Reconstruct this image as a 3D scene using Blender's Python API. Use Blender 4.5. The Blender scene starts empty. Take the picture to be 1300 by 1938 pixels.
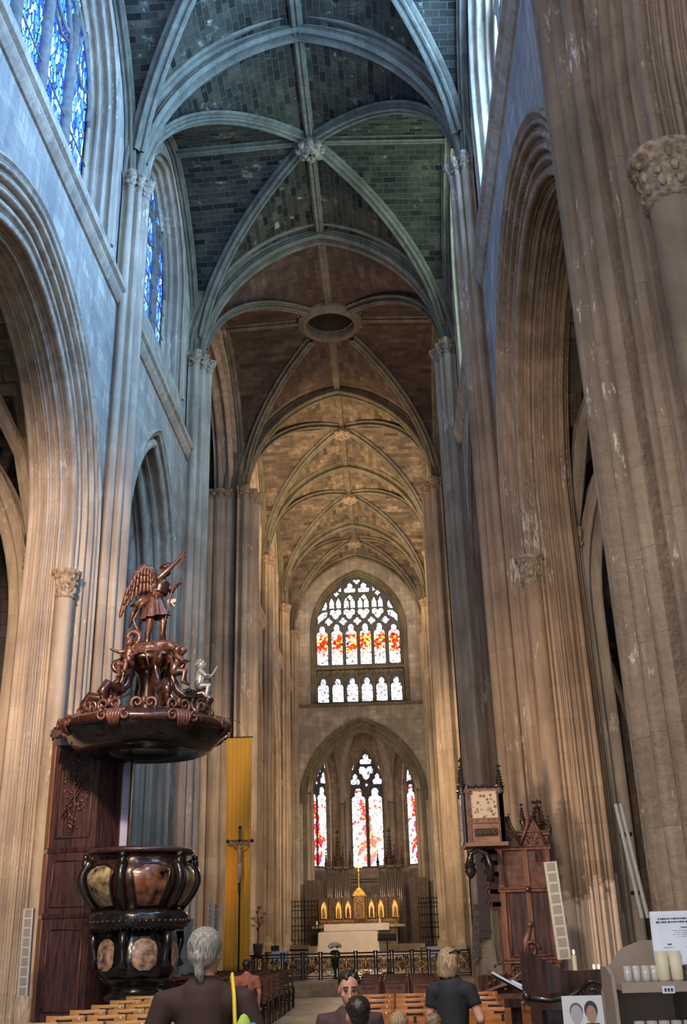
import bpy, bmesh, math, random
from mathutils import Vector, Matrix, Quaternion
PI = math.pi
random.seed(7)
COL = bpy.context.scene.collection
SC = bpy.context.scene

# ---------------------------------------------------------------- camera
def set_camera():
    cam = bpy.data.cameras.new('camera'); o = bpy.data.objects.new('camera', cam); COL.objects.link(o)
    yaw, pitch, roll = math.radians(-2.254), math.radians(22.618), math.radians(-1.583)
    F = Vector((math.sin(yaw)*math.cos(pitch), math.cos(yaw)*math.cos(pitch), math.sin(pitch)))
    R = Vector((math.cos(yaw), -math.sin(yaw), 0)); U = R.cross(F)
    R2 = R*math.cos(roll) + U*math.sin(roll); U2 = U*math.cos(roll) - R*math.sin(roll)
    m = Matrix(((R2.x, U2.x, -F.x, 1.72), (R2.y, U2.y, -F.y, 0), (R2.z, U2.z, -F.z, 1.6), (0, 0, 0, 1)))
    o.matrix_world = m
    cam.sensor_fit = 'VERTICAL'; cam.sensor_height = 36; cam.lens = 1904.65*36/1938
    cam.clip_start = 0.05; cam.clip_end = 300
    SC.camera = o
set_camera()
# ---------------------------------------------------------------- world, exposure, lights
SC.view_settings.view_transform = 'Standard'; SC.view_settings.look = 'None'
SC.view_settings.gamma = 1; SC.view_settings.use_curve_mapping = False
SC.view_settings.exposure = 0.5
W = bpy.data.worlds.new('sky'); SC.world = W; W.use_nodes = True
W.node_tree.nodes['Background'].inputs[0].default_value = (0.85, 0.9, 1.0, 1)
W.node_tree.nodes['Background'].inputs[1].default_value = 0.7

def lamp(kind, name, loc, target, color, energy, size=1.0, sizey=None, spot=60, blend=0.6, radius=0.3):
    l = bpy.data.lights.new(name, kind); o = bpy.data.objects.new(name, l); COL.objects.link(o)
    o.location = loc; l.color = color; l.energy = energy
    if target is not None:
        o.rotation_euler = (Vector(target)-Vector(loc)).to_track_quat('-Z', 'Y').to_euler()
    if kind == 'AREA':
        l.shape = 'RECTANGLE'; l.size = size; l.size_y = sizey or size
    if kind == 'SPOT':
        l.spot_size = math.radians(spot); l.spot_blend = blend; l.shadow_soft_size = radius
    if kind == 'POINT': l.shadow_soft_size = radius
    return o
WARM = (1.0, 0.66, 0.36); PEACH = (1.0, 0.66, 0.42)
# warm church floodlights inferred from the lit piers and vaults, no fixtures built 
lamp('SPOT', 'floodlight', (-3.2, 9.4, 9.0), (-5.2, 19.5, 6.0), PEACH, 4600, spot=75, blend=1)
lamp('SPOT', 'floodlight', (-1.0, 12.0, 3.2), (5.0, 18.8, 3.0), (1.0, 0.72, 0.5), 1400, spot=70, blend=1)
lamp('SPOT', 'floodlight', (3.2, 10.2, 6.0), (4.6, 19.5, 8.0), (1.0, 0.74, 0.54), 800, spot=80, blend=1)
for y, z, kk in ((42.5, 15.9, 1), (50.2, 15.9, .8), (57.6, 15.9, .22)):
    lamp('SPOT', 'floodlight', (-3.6, y, z), (2.0, y+4.5, 23.0), (1.0, 0.64, 0.26), 2400*kk, spot=130, blend=1)
    lamp('SPOT', 'floodlight', (3.5, y, z), (-2.0, y+4.5, 23.0), (1.0, 0.64, 0.26), 1300*kk, spot=130, blend=1)
lamp('SPOT', 'floodlight', (0.0, 31.5, 9.0), (-3.9, 44.0, 4.0), WARM, 1900, spot=80, blend=1)
lamp('SPOT', 'floodlight', (0.0, 33.0, 9.0), (4.5, 44.0, 5.0), WARM, 2400, spot=80, blend=1)
lamp('POINT', 'floodlight', (0.0, 52.0, 8.0), None, WARM, 650, radius=0.6)  # added mid-air fill that brightens the altar and choir jambs
lamp('SPOT', 'floodlight', (2.5, 30.0, 16.0), (-1.0, 36.0, 25.0), (1.0, 0.62, 0.42), 600, spot=120, blend=1)

lamp('POINT', 'crossing_fill', (0.0, 35.0, 12.0), None, (1.0, 0.7, 0.48), 500, radius=0.8)  # added fill without a fixture, warms the crossing piers
lamp('SPOT', 'nave_fill', (-0.6, 3.0, 11.5), (0.2, 13.0, 0.0), (1.0, 0.86, 0.72), 3800, spot=75, blend=1, radius=.6)  # unseen spot added to brighten people and chairs in the foreground
lamp('SPOT', 'altar_fill', (0.5, 37.0, 15.5), (-0.4, 51.0, 1.0), (1.0, 0.95, 0.88), 11000, spot=24, blend=1, radius=.4)  # unseen spot added to whiten the altar linen
lamp('POINT', 'organ_fill', (-0.2, 57.8, 5.6), None, (1.0, 0.82, 0.6), 260, radius=0.3)  # added fill to lift the dark organ pipes and gilding
lamp('POINT', 'nave_fill', (-0.5, -2.5, 7.5), None, (1.0, 0.8, 0.62), 800, radius=1.2)  # added soft fill behind the camera, brightens the near right pier
# ---------------------------------------------------------------- materials
def srgb(r, g, b):
    f = lambda c: (c/255/12.92 if c/255 <= 0.04045 else ((c/255+0.055)/1.055)**2.4)
    return (f(r), f(g), f(b), 1)
def newmat(name):
    m = bpy.data.materials.new(name); m.use_nodes = True
    nt = m.node_tree; b = nt.nodes['Principled BSDF']
    return m, nt, b
def node(nt, t, **kw):
    n = nt.nodes.new(t)
    for k, v in kw.items():
        if k.startswith('i_'):
            n.inputs[k[2:].replace('_', ' ')].default_value = v
        else: setattr(n, k, v)
    return n
def ramp(nt, stops, fac=None):
    r = nt.nodes.new('ShaderNodeValToRGB'); e = r.color_ramp.elements
    while len(e) < len(stops): e.new(0.5)
    for i, (p, c) in enumerate(stops): e[i].position = p; e[i].color = c
    if fac is not None: nt.links.new(fac, r.inputs[0])
    return r
def mixc(nt, fac, a, b, mode='MIX'):
    n = nt.nodes.new('ShaderNodeMix'); n.data_type = 'RGBA'; n.blend_type = mode
    for s, v in ((0, fac), (6, a), (7, b)):
        if hasattr(v, 'is_linked') or hasattr(v, 'links'): nt.links.new(v, n.inputs[s])
        else: n.inputs[s].default_value = v
    return n.outputs[2]
def stone(name, ca, cb, cm, bw=0.7, bh=0.32, soot=None, sootamt=0.0, flake=0.0, var=0.35, bump=0.5, mortar=0.012, rough=0.9, patchy=None, jb=-.6, bleach=None):
    """coursed limestone: UV in metres drives the block pattern; object coordinates drive wear"""
    m, nt, b = newmat(name); L = nt.links
    uv = node(nt, 'ShaderNodeUVMap'); uv.uv_map = 'UVMap'
    tc = node(nt, 'ShaderNodeTexCoord')
    br = node(nt, 'ShaderNodeTexBrick', i_Scale=1.0, i_Mortar_Size=mortar, i_Mortar_Smooth=0.4, i_Bias=0.0, i_Brick_Width=bw, i_Row_Height=bh)
    wob = node(nt, 'ShaderNodeTexNoise', i_Scale=1.3, i_Detail=1.0); L.new(uv.outputs[0], wob.inputs['Vector'])
    wv = node(nt, 'ShaderNodeVectorMath', operation='SCALE', i_Scale=0.05); L.new(wob.outputs['Color'], wv.inputs[0])
    wa = node(nt, 'ShaderNodeVectorMath', operation='ADD'); L.new(uv.outputs[0], wa.inputs[0]); L.new(wv.outputs[0], wa.inputs[1])
    L.new(wa.outputs[0], br.inputs['Vector'])
    br.inputs['Color1'].default_value = (0, 0, 0, 1); br.inputs['Color2'].default_value = (1, 1, 1, 1); br.inputs['Mortar'].default_value = (.5, .5, .5, 1)
    n1 = node(nt, 'ShaderNodeTexNoise', i_Scale=0.55, i_Detail=6.0, i_Roughness=0.6); L.new(tc.outputs['Object'], n1.inputs['Vector'])
    base = ramp(nt, [(0.3, ca), (0.7, cb)], n1.outputs[0]).outputs[0]
    # every block has its own tone
    k = ramp(nt, [(0.0, (1-var, 1-var, 1-var, 1)), (1.0, (1+var*0.5,)*3+(1,))], br.outputs['Color']).outputs[0]
    c = mixc(nt, 1.0, base, k, 'MULTIPLY')
    # vertical streaks
    mp = node(nt, 'ShaderNodeMapping'); mp.inputs['Scale'].default_value = (5, 5, 0.35); L.new(tc.outputs['Object'], mp.inputs[0])
    n2 = node(nt, 'ShaderNodeTexNoise', i_Scale=1.0, i_Detail=5.0, i_Roughness=0.65); L.new(mp.outputs[0], n2.inputs['Vector'])
    s = ramp(nt, [(0.35, (0.62, 0.6, 0.6, 1)), (0.6, (1.08, 1.06, 1.02, 1))], n2.outputs[0]).outputs[0]
    c = mixc(nt, 0.8, c, s, 'MULTIPLY')
    if soot:
        n3 = node(nt, 'ShaderNodeTexNoise', i_Scale=0.9, i_Detail=8.0, i_Roughness=0.72); L.new(tc.outputs['Object'], n3.inputs['Vector'])
        f = ramp(nt, [(0.5-sootamt*0.3, (0, 0, 0, 1)), (0.62, (1, 1, 1, 1))], n3.outputs[0]).outputs[0]
        bf = mixc(nt, 0.5, f, br.outputs['Color'], 'MULTIPLY')
        c = mixc(nt, bf, c, soot)
    if patchy:
        n5 = node(nt, 'ShaderNodeTexNoise', i_Scale=1.7, i_Detail=6.0, i_Roughness=0.7); L.new(tc.outputs['Object'], n5.inputs['Vector'])
        f = ramp(nt, [(0.60, (0, 0, 0, 1)), (0.66, (1, 1, 1, 1))], n5.outputs[0]).outputs[0]
        bf = mixc(nt, 1.0, f, br.outputs['Color'], 'MULTIPLY')
        c = mixc(nt, bf, c, patchy)
    c = mixc(nt, br.outputs['Fac'], c, cm)
    if flake:
        mp2 = node(nt, 'ShaderNodeMapping'); mp2.inputs['Scale'].default_value = (16, 16, 4.0); L.new(tc.outputs['Object'], mp2.inputs[0])
        n4 = node(nt, 'ShaderNodeTexNoise', i_Scale=1.0, i_Detail=7.0, i_Roughness=0.7); L.new(mp2.outputs[0], n4.inputs['Vector'])
        n4b = node(nt, 'ShaderNodeTexNoise', i_Scale=0.7, i_Detail=2.0); L.new(tc.outputs['Object'], n4b.inputs['Vector'])
        ad = node(nt, 'ShaderNodeMath', operation='MULTIPLY'); L.new(n4.outputs[0], ad.inputs[0]); L.new(n4b.outputs[0], ad.inputs[1])
        f = ramp(nt, [(0.365-flake*0.04, (0, 0, 0, 1)), (0.385, (1, 1, 1, 1))], ad.outputs[0]).outputs[0]
        c = mixc(nt, f, c, (0.55, 0.5, 0.42, 1))
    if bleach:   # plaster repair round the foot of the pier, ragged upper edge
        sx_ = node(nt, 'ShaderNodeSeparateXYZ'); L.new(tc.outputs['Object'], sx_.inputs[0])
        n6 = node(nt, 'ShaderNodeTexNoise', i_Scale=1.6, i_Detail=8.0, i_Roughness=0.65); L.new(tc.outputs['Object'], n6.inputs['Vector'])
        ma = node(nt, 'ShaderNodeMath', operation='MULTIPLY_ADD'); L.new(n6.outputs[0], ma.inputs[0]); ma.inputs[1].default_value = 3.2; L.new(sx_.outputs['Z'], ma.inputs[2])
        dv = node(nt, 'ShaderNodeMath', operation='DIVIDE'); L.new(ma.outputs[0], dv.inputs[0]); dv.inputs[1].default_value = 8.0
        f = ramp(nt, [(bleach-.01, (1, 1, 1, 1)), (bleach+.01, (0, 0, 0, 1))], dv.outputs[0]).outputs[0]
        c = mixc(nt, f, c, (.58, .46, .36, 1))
    L.new(c, b.inputs['Base Color']); b.inputs['Roughness'].default_value = rough
    b.inputs['Specular IOR Level'].default_value = 0.25
    # bump
    nb = node(nt, 'ShaderNodeTexNoise', i_Scale=9.0, i_Detail=6.0); L.new(tc.outputs['Object'], nb.inputs['Vector'])
    h = node(nt, 'ShaderNodeMath', operation='MULTIPLY_ADD'); L.new(br.outputs['Fac'], h.inputs[0]); h.inputs[1].default_value = jb; L.new(nb.outputs[0], h.inputs[2])
    bp = node(nt, 'ShaderNodeBump', i_Strength=bump, i_Distance=0.03); L.new(h.outputs[0], bp.inputs['Height']); L.new(bp.outputs[0], b.inputs['Normal'])
    return m
def plain(name, col, rough=0.5, metal=0.0, noise=0.12, scale=12.0, bump=0.0, spec=0.5, coat=0.0, stretch=(1, 1, 1)):
    m, nt, b = newmat(name); L = nt.links
    tc = node(nt, 'ShaderNodeTexCoord'); mp = node(nt, 'ShaderNodeMapping'); mp.inputs['Scale'].default_value = stretch
    L.new(tc.outputs['Object'], mp.inputs[0])
    n = node(nt, 'ShaderNodeTexNoise', i_Scale=scale, i_Detail=5.0); L.new(mp.outputs[0], n.inputs['Vector'])
    k = ramp(nt, [(0.3, (1-noise*2,)*3+(1,)), (0.7, (1+noise,)*3+(1,))], n.outputs[0]).outputs[0]
    c = mixc(nt, 1.0, col, k, 'MULTIPLY'); L.new(c, b.inputs['Base Color'])
    b.inputs['Roughness'].default_value = rough; b.inputs['Metallic'].default_value = metal
    b.inputs['Specular IOR Level'].default_value = spec; b.inputs['Coat Weight'].default_value = coat
    if bump:
        bp = node(nt, 'ShaderNodeBump', i_Strength=bump, i_Distance=0.02); L.new(n.outputs[0], bp.inputs['Height']); L.new(bp.outputs[0], b.inputs['Normal'])
    return m
M = {}
M['wall'] = stone('ashlar limestone', (.36, .34, .31, 1), (.52, .49, .45, 1), (.26, .24, .22, 1), soot=(.2, .2, .2, 1), sootamt=.2, var=.22)
M['mould'] = stone('carved limestone', (.32, .27, .22, 1), (.52, .45, .37, 1), (.36, .31, .26, 1), bw=60.0, bh=0.62, var=.1, flake=.35, bump=.5, mortar=.005, jb=-.3)
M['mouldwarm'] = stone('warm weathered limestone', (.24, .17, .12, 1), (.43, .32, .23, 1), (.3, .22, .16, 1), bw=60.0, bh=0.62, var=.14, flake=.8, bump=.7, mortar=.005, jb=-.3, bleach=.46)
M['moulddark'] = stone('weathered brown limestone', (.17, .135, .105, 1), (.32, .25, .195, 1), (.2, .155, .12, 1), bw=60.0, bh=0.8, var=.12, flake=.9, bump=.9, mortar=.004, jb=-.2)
M['rib'] = stone('rib stone', (.12, .115, .092, 1), (.24, .23, .185, 1), (.12, .11, .09, 1), bw=60.0, bh=0.5, var=.15, bump=.4, mortar=.006, jb=-.3)
M['vault'] = stone('vault rubble brick', (.055, .054, .038, 1), (.14, .133, .09, 1), (.085, .08, .065, 1), bw=0.42, bh=0.19, soot=(.02, .02, .018, 1), sootamt=.8, var=.95, bump=.8, mortar=.012, patchy=(.36, .33, .26, 1))
M['choirvault'] = stone('choir vault brick', (.2, .16, .12, 1), (.36, .3, .22, 1), (.12, .1, .08, 1), bw=0.7, bh=0.22, soot=(.05, .04, .035, 1), sootamt=.6, var=.75, bump=.6, mortar=.012)
M['crossvault'] = stone('crossing vault brick', (.10, .075, .062, 1), (.17, .125, .105, 1), (.07, .05, .045, 1), bw=0.8, bh=0.24, soot=(.04, .03, .028, 1), sootamt=.5, var=.6, bump=.6, mortar=.012)
M['rubble'] = stone('aisle rubble stone', (.2, .15, .1, 1), (.38, .3, .2, 1), (.1, .08, .06, 1), bw=0.55, bh=0.26, soot=(.06, .05, .04, 1), sootamt=.4, var=.6, bump=1, mortar=.03)
M['floor'] = stone('worn floor slabs', (.20, .17, .14, 1), (.36, .31, .25, 1), (.12, .1, .08, 1), bw=0.9, bh=0.6, var=.4, bump=.3, rough=.45)
M['step'] = stone('step stone', (.4, .3, .2, 1), (.55, .42, .28, 1), (.3, .22, .15, 1), bw=1.4, bh=.6, var=.15)
M['cap'] = plain('carved capital stone', (.34, .27, .2, 1), .9, noise=.35, scale=14, bump=1.0)
M['lead'] = plain('dark tracery stone', (.10, .11, .13, 1), .8, noise=.2, scale=5, bump=.3)
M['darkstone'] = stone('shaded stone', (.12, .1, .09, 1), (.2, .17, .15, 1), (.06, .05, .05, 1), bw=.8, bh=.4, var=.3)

# ---------------------------------------------------------------- mesh helpers
class MB:
    def __init__(s): s.v = []; s.f = []; s.uv = {}
    def add(s, vs, fs, uvs=None):
        o = len(s.v); s.v.extend([tuple(p) for p in vs])
        for i, f in enumerate(fs):
            s.f.append(tuple(a+o for a in f))
            if uvs is not None: s.uv[len(s.f)-1] = uvs[i]
        return s
    def box(s, c, d, rot=None):
        x, y, z = d[0]/2, d[1]/2, d[2]/2
        vs = [Vector(((-x, x)[i & 1], (-y, y)[i >> 1 & 1], (-z, z)[i >> 2 & 1])) for i in range(8)]
        if rot is not None: vs = [rot @ v for v in vs]
        vs = [v+Vector(c) for v in vs]
        fs = [(0, 2, 3, 1), (4, 5, 7, 6), (0, 1, 5, 4), (2, 6, 7, 3), (0, 4, 6, 2), (1, 3, 7, 5)]
        dd = [(0, 1), (0, 1), (0, 2), (0, 2), (1, 2), (1, 2)]
        uvs = [[(vs[i][a], vs[i][b]) for i in f] for f, (a, b) in zip(fs, dd)]
        return s.add(vs, fs, uvs)
    def box2(s, a, b): return s.box([(a[i]+b[i])/2 for i in range(3)], [abs(b[i]-a[i]) for i in range(3)])
    def grid(s, rows, us=None, vs_=None, closed_u=False, flip=False):
        """rows: list of lists of points"""
        nr, nc = len(rows), len(rows[0]); pts = [p for r in rows for p in r]; fs = []; uvs = []
        for i in range(nr-1):
            for j in range(nc-1 if not closed_u else nc):
                j2 = (j+1) % nc; f = (i*nc+j, i*nc+j2, (i+1)*nc+j2, (i+1)*nc+j)
                if us is not None:
                    u2 = us[j+1] if j+1 < len(us) else us[-1]
                    u = [(us[j], vs_[i]), (u2, vs_[i]), (u2, vs_[i+1]), (us[j], vs_[i+1])]
                    uvs.append(u[::-1] if flip else u)
                fs.append(f[::-1] if flip else f)
        return s.add(pts, fs, uvs if us is not None else None)
    def lathe(s, prof, c=(0, 0, 0), n=24, a0=0, a1=2*PI, rot=None, lobes=None):
        rows = []
        full = abs(a1-a0-2*PI) < 1e-6
        na = n if full else n+1
        for r, z in prof:
            row = []
            for k in range(na):
                a = a0+(a1-a0)*k/n; rr = r*(lobes(a) if lobes else 1)
                p = Vector((rr*math.cos(a), rr*math.sin(a), z))
                if rot is not None: p = rot @ p
                row.append(p+Vector(c))
            rows.append(row)
        s.grid(rows, closed_u=full); return s
    def tube(s, pts, rad, n=8, cap=True, flat=1.0):
        pts = [Vector(p) for p in pts]; rad = rad if isinstance(rad, (list, tuple)) else [rad]*len(pts)
        rows = []; up = None
        for i, p in enumerate(pts):
            t = (pts[min(i+1, len(pts)-1)]-pts[max(i-1, 0)])
            t = t.normalized() if t.length > 1e-9 else Vector((0, 0, 1))
            if up is None:
                up = Vector((0, 0, 1)) if abs(t.z) < 0.9 else Vector((1, 0, 0))
            a = (up-t*up.dot(t)); a = a.normalized() if a.length > 1e-6 else t.orthogonal().normalized()
            up = a; b = t.cross(a)
            rows.append([p+(a*math.cos(2*PI*k/n)+b*math.sin(2*PI*k/n)*flat)*rad[i] for k in range(n)])
        s.grid(rows, closed_u=True)
        if cap:
            o = len(s.v)-len(pts)*n
            s.f.append(tuple(o+k for k in range(n))[::-1]); s.f.append(tuple(len(s.v)-n+k for k in range(n)))
        return s
    def ball(s, c, r, n=12, m=8, rot=None):
        r = r if isinstance(r, (tuple, list)) else (r, r, r)
        rows = []
        for i in range(m+1):
            a = -PI/2+PI*i/m; row = []
            for k in range(n):
                b = 2*PI*k/n
                p = Vector((r[0]*math.cos(a)*math.cos(b), r[1]*math.cos(a)*math.sin(b), r[2]*math.sin(a)))
                if rot is not None: p = rot @ p
                row.append(p+Vector(c))
            rows.append(row)
        return s.grid(rows, closed_u=True)
    def prism(s, poly, fa, fb):
        """poly: 2D outline; fa/fb map (u,v)->3D for both faces"""
        n = len(poly); a = [fa(*p) for p in poly]; b = [fb(*p) for p in poly]
        o = len(s.v); s.v += [tuple(p) for p in a+b]
        s.f.append(tuple(o+i for i in range(n))[::-1]); s.f.append(tuple(o+n+i for i in range(n)))
        for i in range(n):
            j = (i+1) % n; s.f.append((o+i, o+j, o+n+j, o+n+i))
        return s
    def spiral(s, c, r0, r1, turns, rad0, rad1, fx, fz, a0=0, n=26, k=7):
        """a volute in the plane spanned by fx, fz"""
        c = Vector(c); fx = Vector(fx); fz = Vector(fz); pts = []; rr = []
        for i in range(n+1):
            t = i/n; a = a0+2*PI*turns*t; r = r0+(r1-r0)*t
            pts.append(c+fx*(r*math.cos(a))+fz*(r*math.sin(a))); rr.append(rad0+(rad1-rad0)*t)
        return s.tube(pts, rr, k)
    def build(s, name, mat, parent=None, smooth=False, loc=None, fix=False):
        me = bpy.data.meshes.new(name); me.from_pydata(s.v, [], s.f)
        if s.uv:
            ul = me.uv_layers.new(name='UVMap')
            for p in me.polygons:
                u = s.uv.get(p.index)
                if u:
                    for li, q in zip(p.loop_indices, u): ul.data[li].uv = q
        if fix:
            bm = bmesh.new(); bm.from_mesh(me); bmesh.ops.recalc_face_normals(bm, faces=bm.faces); bm.to_mesh(me); bm.free()
        if smooth: 
            for p in me.polygons: p.use_smooth = True
        me.materials.append(M[mat] if isinstance(mat, str) else mat)
        o = bpy.data.objects.new(name, me); COL.objects.link(o)
        if parent is not None: o.parent = parent
        if loc is not None: o.location = loc
        return o
def struct(o): o['kind'] = 'structure'; return o
def empty(name, loc=(0, 0, 0), rz=0, label=None, cat=None, group=None, kind=None):
    o = bpy.data.objects.new(name, None); COL.objects.link(o); o.location = loc; o.rotation_euler = (0, 0, rz)
    o.empty_display_size = 0.1
    return tag(o, label, cat, group, kind)
def tag(o, label=None, cat=None, group=None, kind=None):
    if label: o['label'] = label
    if cat: o['category'] = cat
    if group: o['group'] = group
    if kind: o['kind'] = kind
    return o
def copytree(o, parent=None):
    c = o.copy(); COL.objects.link(c)
    if parent is not None: c.parent = parent
    for ch in [k for k in bpy.data.objects if k.parent is o]: copytree(ch, c)
    return c
# ================================================================ STRUCTURE
T = [9.7, 20.44, 29.31, 40.52, 48.64, 56.97, 62.88]
XF = 4.35          # nave wall face
ZC, ZR = 19.45, 24.45   # vault springing and crown

def polylen(p):
    l = [0]
    for a, b in zip(p, p[1:]): l.append(l[-1]+math.hypot(b[0]-a[0], b[1]-a[1]))
    return l
def mold(poly, seq, side=1, n=7):
    """run a sequence of rolls, hollows and fillets along a 2D polyline"""
    L = polylen(poly); tot = L[-1]; sw = sum(w for _, w in seq); out = []
    def at(t):
        t = max(0, min(tot-1e-6, t))
        for i in range(len(L)-1):
            if t <= L[i+1]:
                k = (t-L[i])/(L[i+1]-L[i]); a, b = poly[i], poly[i+1]
                # smooth normal near the corners
                dx, dy = b[0]-a[0], b[1]-a[1]; m = math.hypot(dx, dy)
                return (a[0]+dx*k, a[1]+dy*k, dy/m, -dx/m)
    pos = 0
    for kind, w in seq:
        w = w*tot/sw
        for j in range(n+1):
            t = j/n; x, y, nx, ny = at(pos+w*t)
            if kind == 'r': o = 1.15*w*math.sqrt(max(0, t*(1-t)))
            elif kind == 'h': o = -1.3*w*math.sqrt(max(0, t*(1-t)))
            elif kind == 'k': o = 1.0*w*(0.5-abs(t-0.5))      # keel
            else: o = 0.03
            out.append((x+nx*o*side, y+ny*o*side))
        pos += w
    return out
def arch_path(s, zs, h, d, n=18, z0=0.0):
    """half arch points from (s-d, z0) up to apex (0, ..) : two-centred"""
    r = (h*h+s*s)/(2*s); rd = r-d; c = s-r
    aa = math.acos(max(-1, min(1, (-c)/rd)))
    pts = [(s-d, z0), (s-d, z0+(zs-z0)*.5), (s-d, zs)]
    for i in range(1, n+1):
        a = aa*i/n; pts.append((c+rd*math.cos(a), zs+rd*math.sin(a)))
    return pts
def full_arch(s, zs, h, d, n=18, z0=0.0):
    p = arch_path(s, zs, h, d, n, z0)
    return [(-y, z) for y, z in p]+[(y, z) for y, z in p[::-1][1:]]
def sweep_arch(mb, prof, s, zs, h, place, n=18, z0=0.0, flip=False):
    """prof: (depth, inward offset) list; place(y,z,depth)->3D"""
    ref = full_arch(s, zs, h, 0, n, z0); vl = polylen(ref); ul = polylen(prof)
    cols = [full_arch(s, zs, h, d, n, z0) for _, d in prof]
    rows = [[place(cols[j][i][0], cols[j][i][1], prof[j][0]) for j in range(len(prof))] for i in range(len(ref))]
    mb.grid(rows, ul, vl, flip=flip)
def wall_with_arch(mb, s, zs, h, ya, yb, zt, place, n=18, z0=0.0, flip=False):
    """flat wall from z0..zt and ya..yb (relative to the arch centre) pierced by the arch"""
    P = full_arch(s, zs, h, 0, n, z0); Q = []
    for y, z in P:
        if z <= zs+1e-6: Q.append((ya if y < 0 else yb, z))
        else:
            t = y/s; yy = (t*(-ya) if y < 0 else t*yb); Q.append((yy, zt))
    # ease the jump at the springing
    rowsP = [place(y, z, 0) for y, z in P]; rowsQ = [place(y, z, 0) for y, z in Q]
    for i in range(len(P)-1):
        a, b, c, d = P[i], P[i+1], Q[i+1], Q[i]
        f = (0, 1, 2, 3)
        if (d[1] < zt-1e-6) != (c[1] < zt-1e-6):
            cy = d[0] if d[1] < zt-1e-6 else c[0]
            pts = [a, b, c, (cy, zt), d] if d[1] < zt-1e-6 else [a, b, c, (cy, zt), d]
        else: pts = [a, b, c, d]
        if flip: pts = pts[::-1]
        mb.add([place(y, z, 0) for y, z in pts], [tuple(range(len(pts)))], [[(y, z) for y, z in pts]])
def side_place(sx, x0, yc): return lambda y, z, x: (sx*(x0+x), yc+y, z)

ORDER = [(0, 0), (0.08, .30), (0.22, .56), (0.26, .78), (0.42, .92), (0.70, 1.02)]
SEQ = [('f', .04), ('r', .2), ('h', .12), ('f', .03), ('r', .25), ('h', .12), ('k', .06), ('r', .26), ('h', .14), ('f', .03), ('r', .22), ('k', .05), ('h', .14), ('r', .3), ('h', .09), ('f', .03), ('h', .12), ('k', .07), ('r', .16), ('h', .1), ('f', .06), ('k', .06), ('h', .08), ('r', .12)]
half_prof = mold(ORDER, SEQ, side=-1, n=5)
back_prof = [(1.4-x, d) for x, d in half_prof[::-1]]
PROF = half_prof+back_prof
half_small = mold([(0, 0), (.18, .3), (.45, .55), (.9, .7)], [('f', .05), ('h', .14), ('r', .2), ('h', .14), ('k', .1), ('h', .12), ('r', .22), ('h', .1)], side=-1, n=6)
PROFS = half_small+[(1.8-x, d) for x, d in half_small[::-1]]

def capital(mb, c, r, h, n=20, rows=3, seed=0):
    """bell with leafy knops"""
    rnd = random.Random(seed)
    mb.lathe([(r*.95, -h*.1), (r*1.1, -h*.05), (r*1.1, 0), (r*.98, .02), (r*1.05, h*.4), (r*1.3, h*.8), (r*1.55, h*.86), (r*1.6, h), (r*1.2, h*1.02), (0.01, h*1.02)], c, n)
    for k in range(rows):
        z = h*(.25+.55*k/max(1, rows-1)); rr = r*(1.05+.3*(k/rows)**1.5)
        m = 9+k
        for j in range(m):
            a = 2*PI*(j+.5*(k % 2))/m
            mb.ball((c[0]+rr*math.cos(a), c[1]+rr*math.sin(a), c[2]+z), (r*.2, r*.2, h*.14+r*.03*rnd.random()), 6, 4)

def arcade_bay(side, idx, y0, y1, yc, s, zs, h, prof, mat, ztop=15.9, caps=True, label_side='left'):
    sx = -1 if side == 'left' else 1
    fl = sx > 0
    mb = MB(); wall_with_arch(mb, s, zs, h, y0-yc, y1-yc, ztop, side_place(sx, XF, yc), flip=fl)
    dep = prof[-1][0]
    wall_with_arch(mb, s, zs, h, y0-yc, y1-yc, ztop, lambda y, z, x: (sx*(XF+dep), yc+y, z), flip=not fl)
    struct(mb.build('wall_'+side, 'wall'))
    mb = MB(); sweep_arch(mb, prof, s, zs, h, side_place(sx, XF, yc), flip=not fl)
    # hood mould
    hood = [(0, -.12), (-.05, -.11), (-.07, -.06), (-.03, -.02), (0, .02)]
    sweep_arch(mb, hood, s, zs, h, side_place(sx, XF, yc), flip=not fl)
    struct(mb.build('trim_'+str(idx), mat))

def side_name(sx): return 'left' if sx < 0 else 'right'
tr = 1
for sx in (-1, 1):
    sn = side_name(sx)
    bays = [(-1.0, 9.7, 4.35, 4.4, 9.3, 4.9, PROF), (9.7, 20.44, 15.0, 4.75, 9.2, 5.0, PROF), (20.44, 29.31, 24.87, 2.75, 10.3, 4.3, PROFS),
            (40.52, 48.64, 45.2, 2.9, 10.0, 4.4, PROFS), (48.64, 56.97, 53.0, 2.9, 10.0, 4.4, PROFS), (56.97, 62.88, 60.0, 1.9, 11.2, 3.2, PROFS)]
    for i, (y0, y1, yc, s, zs, h, pf) in enumerate(bays):
        if sx < 0 and i == 0: y0 = 2.0
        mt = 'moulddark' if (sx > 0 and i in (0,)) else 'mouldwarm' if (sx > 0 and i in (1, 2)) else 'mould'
        arcade_bay(sn, tr, y0, y1, yc, s, zs, h, pf, mt); tr += 1
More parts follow.
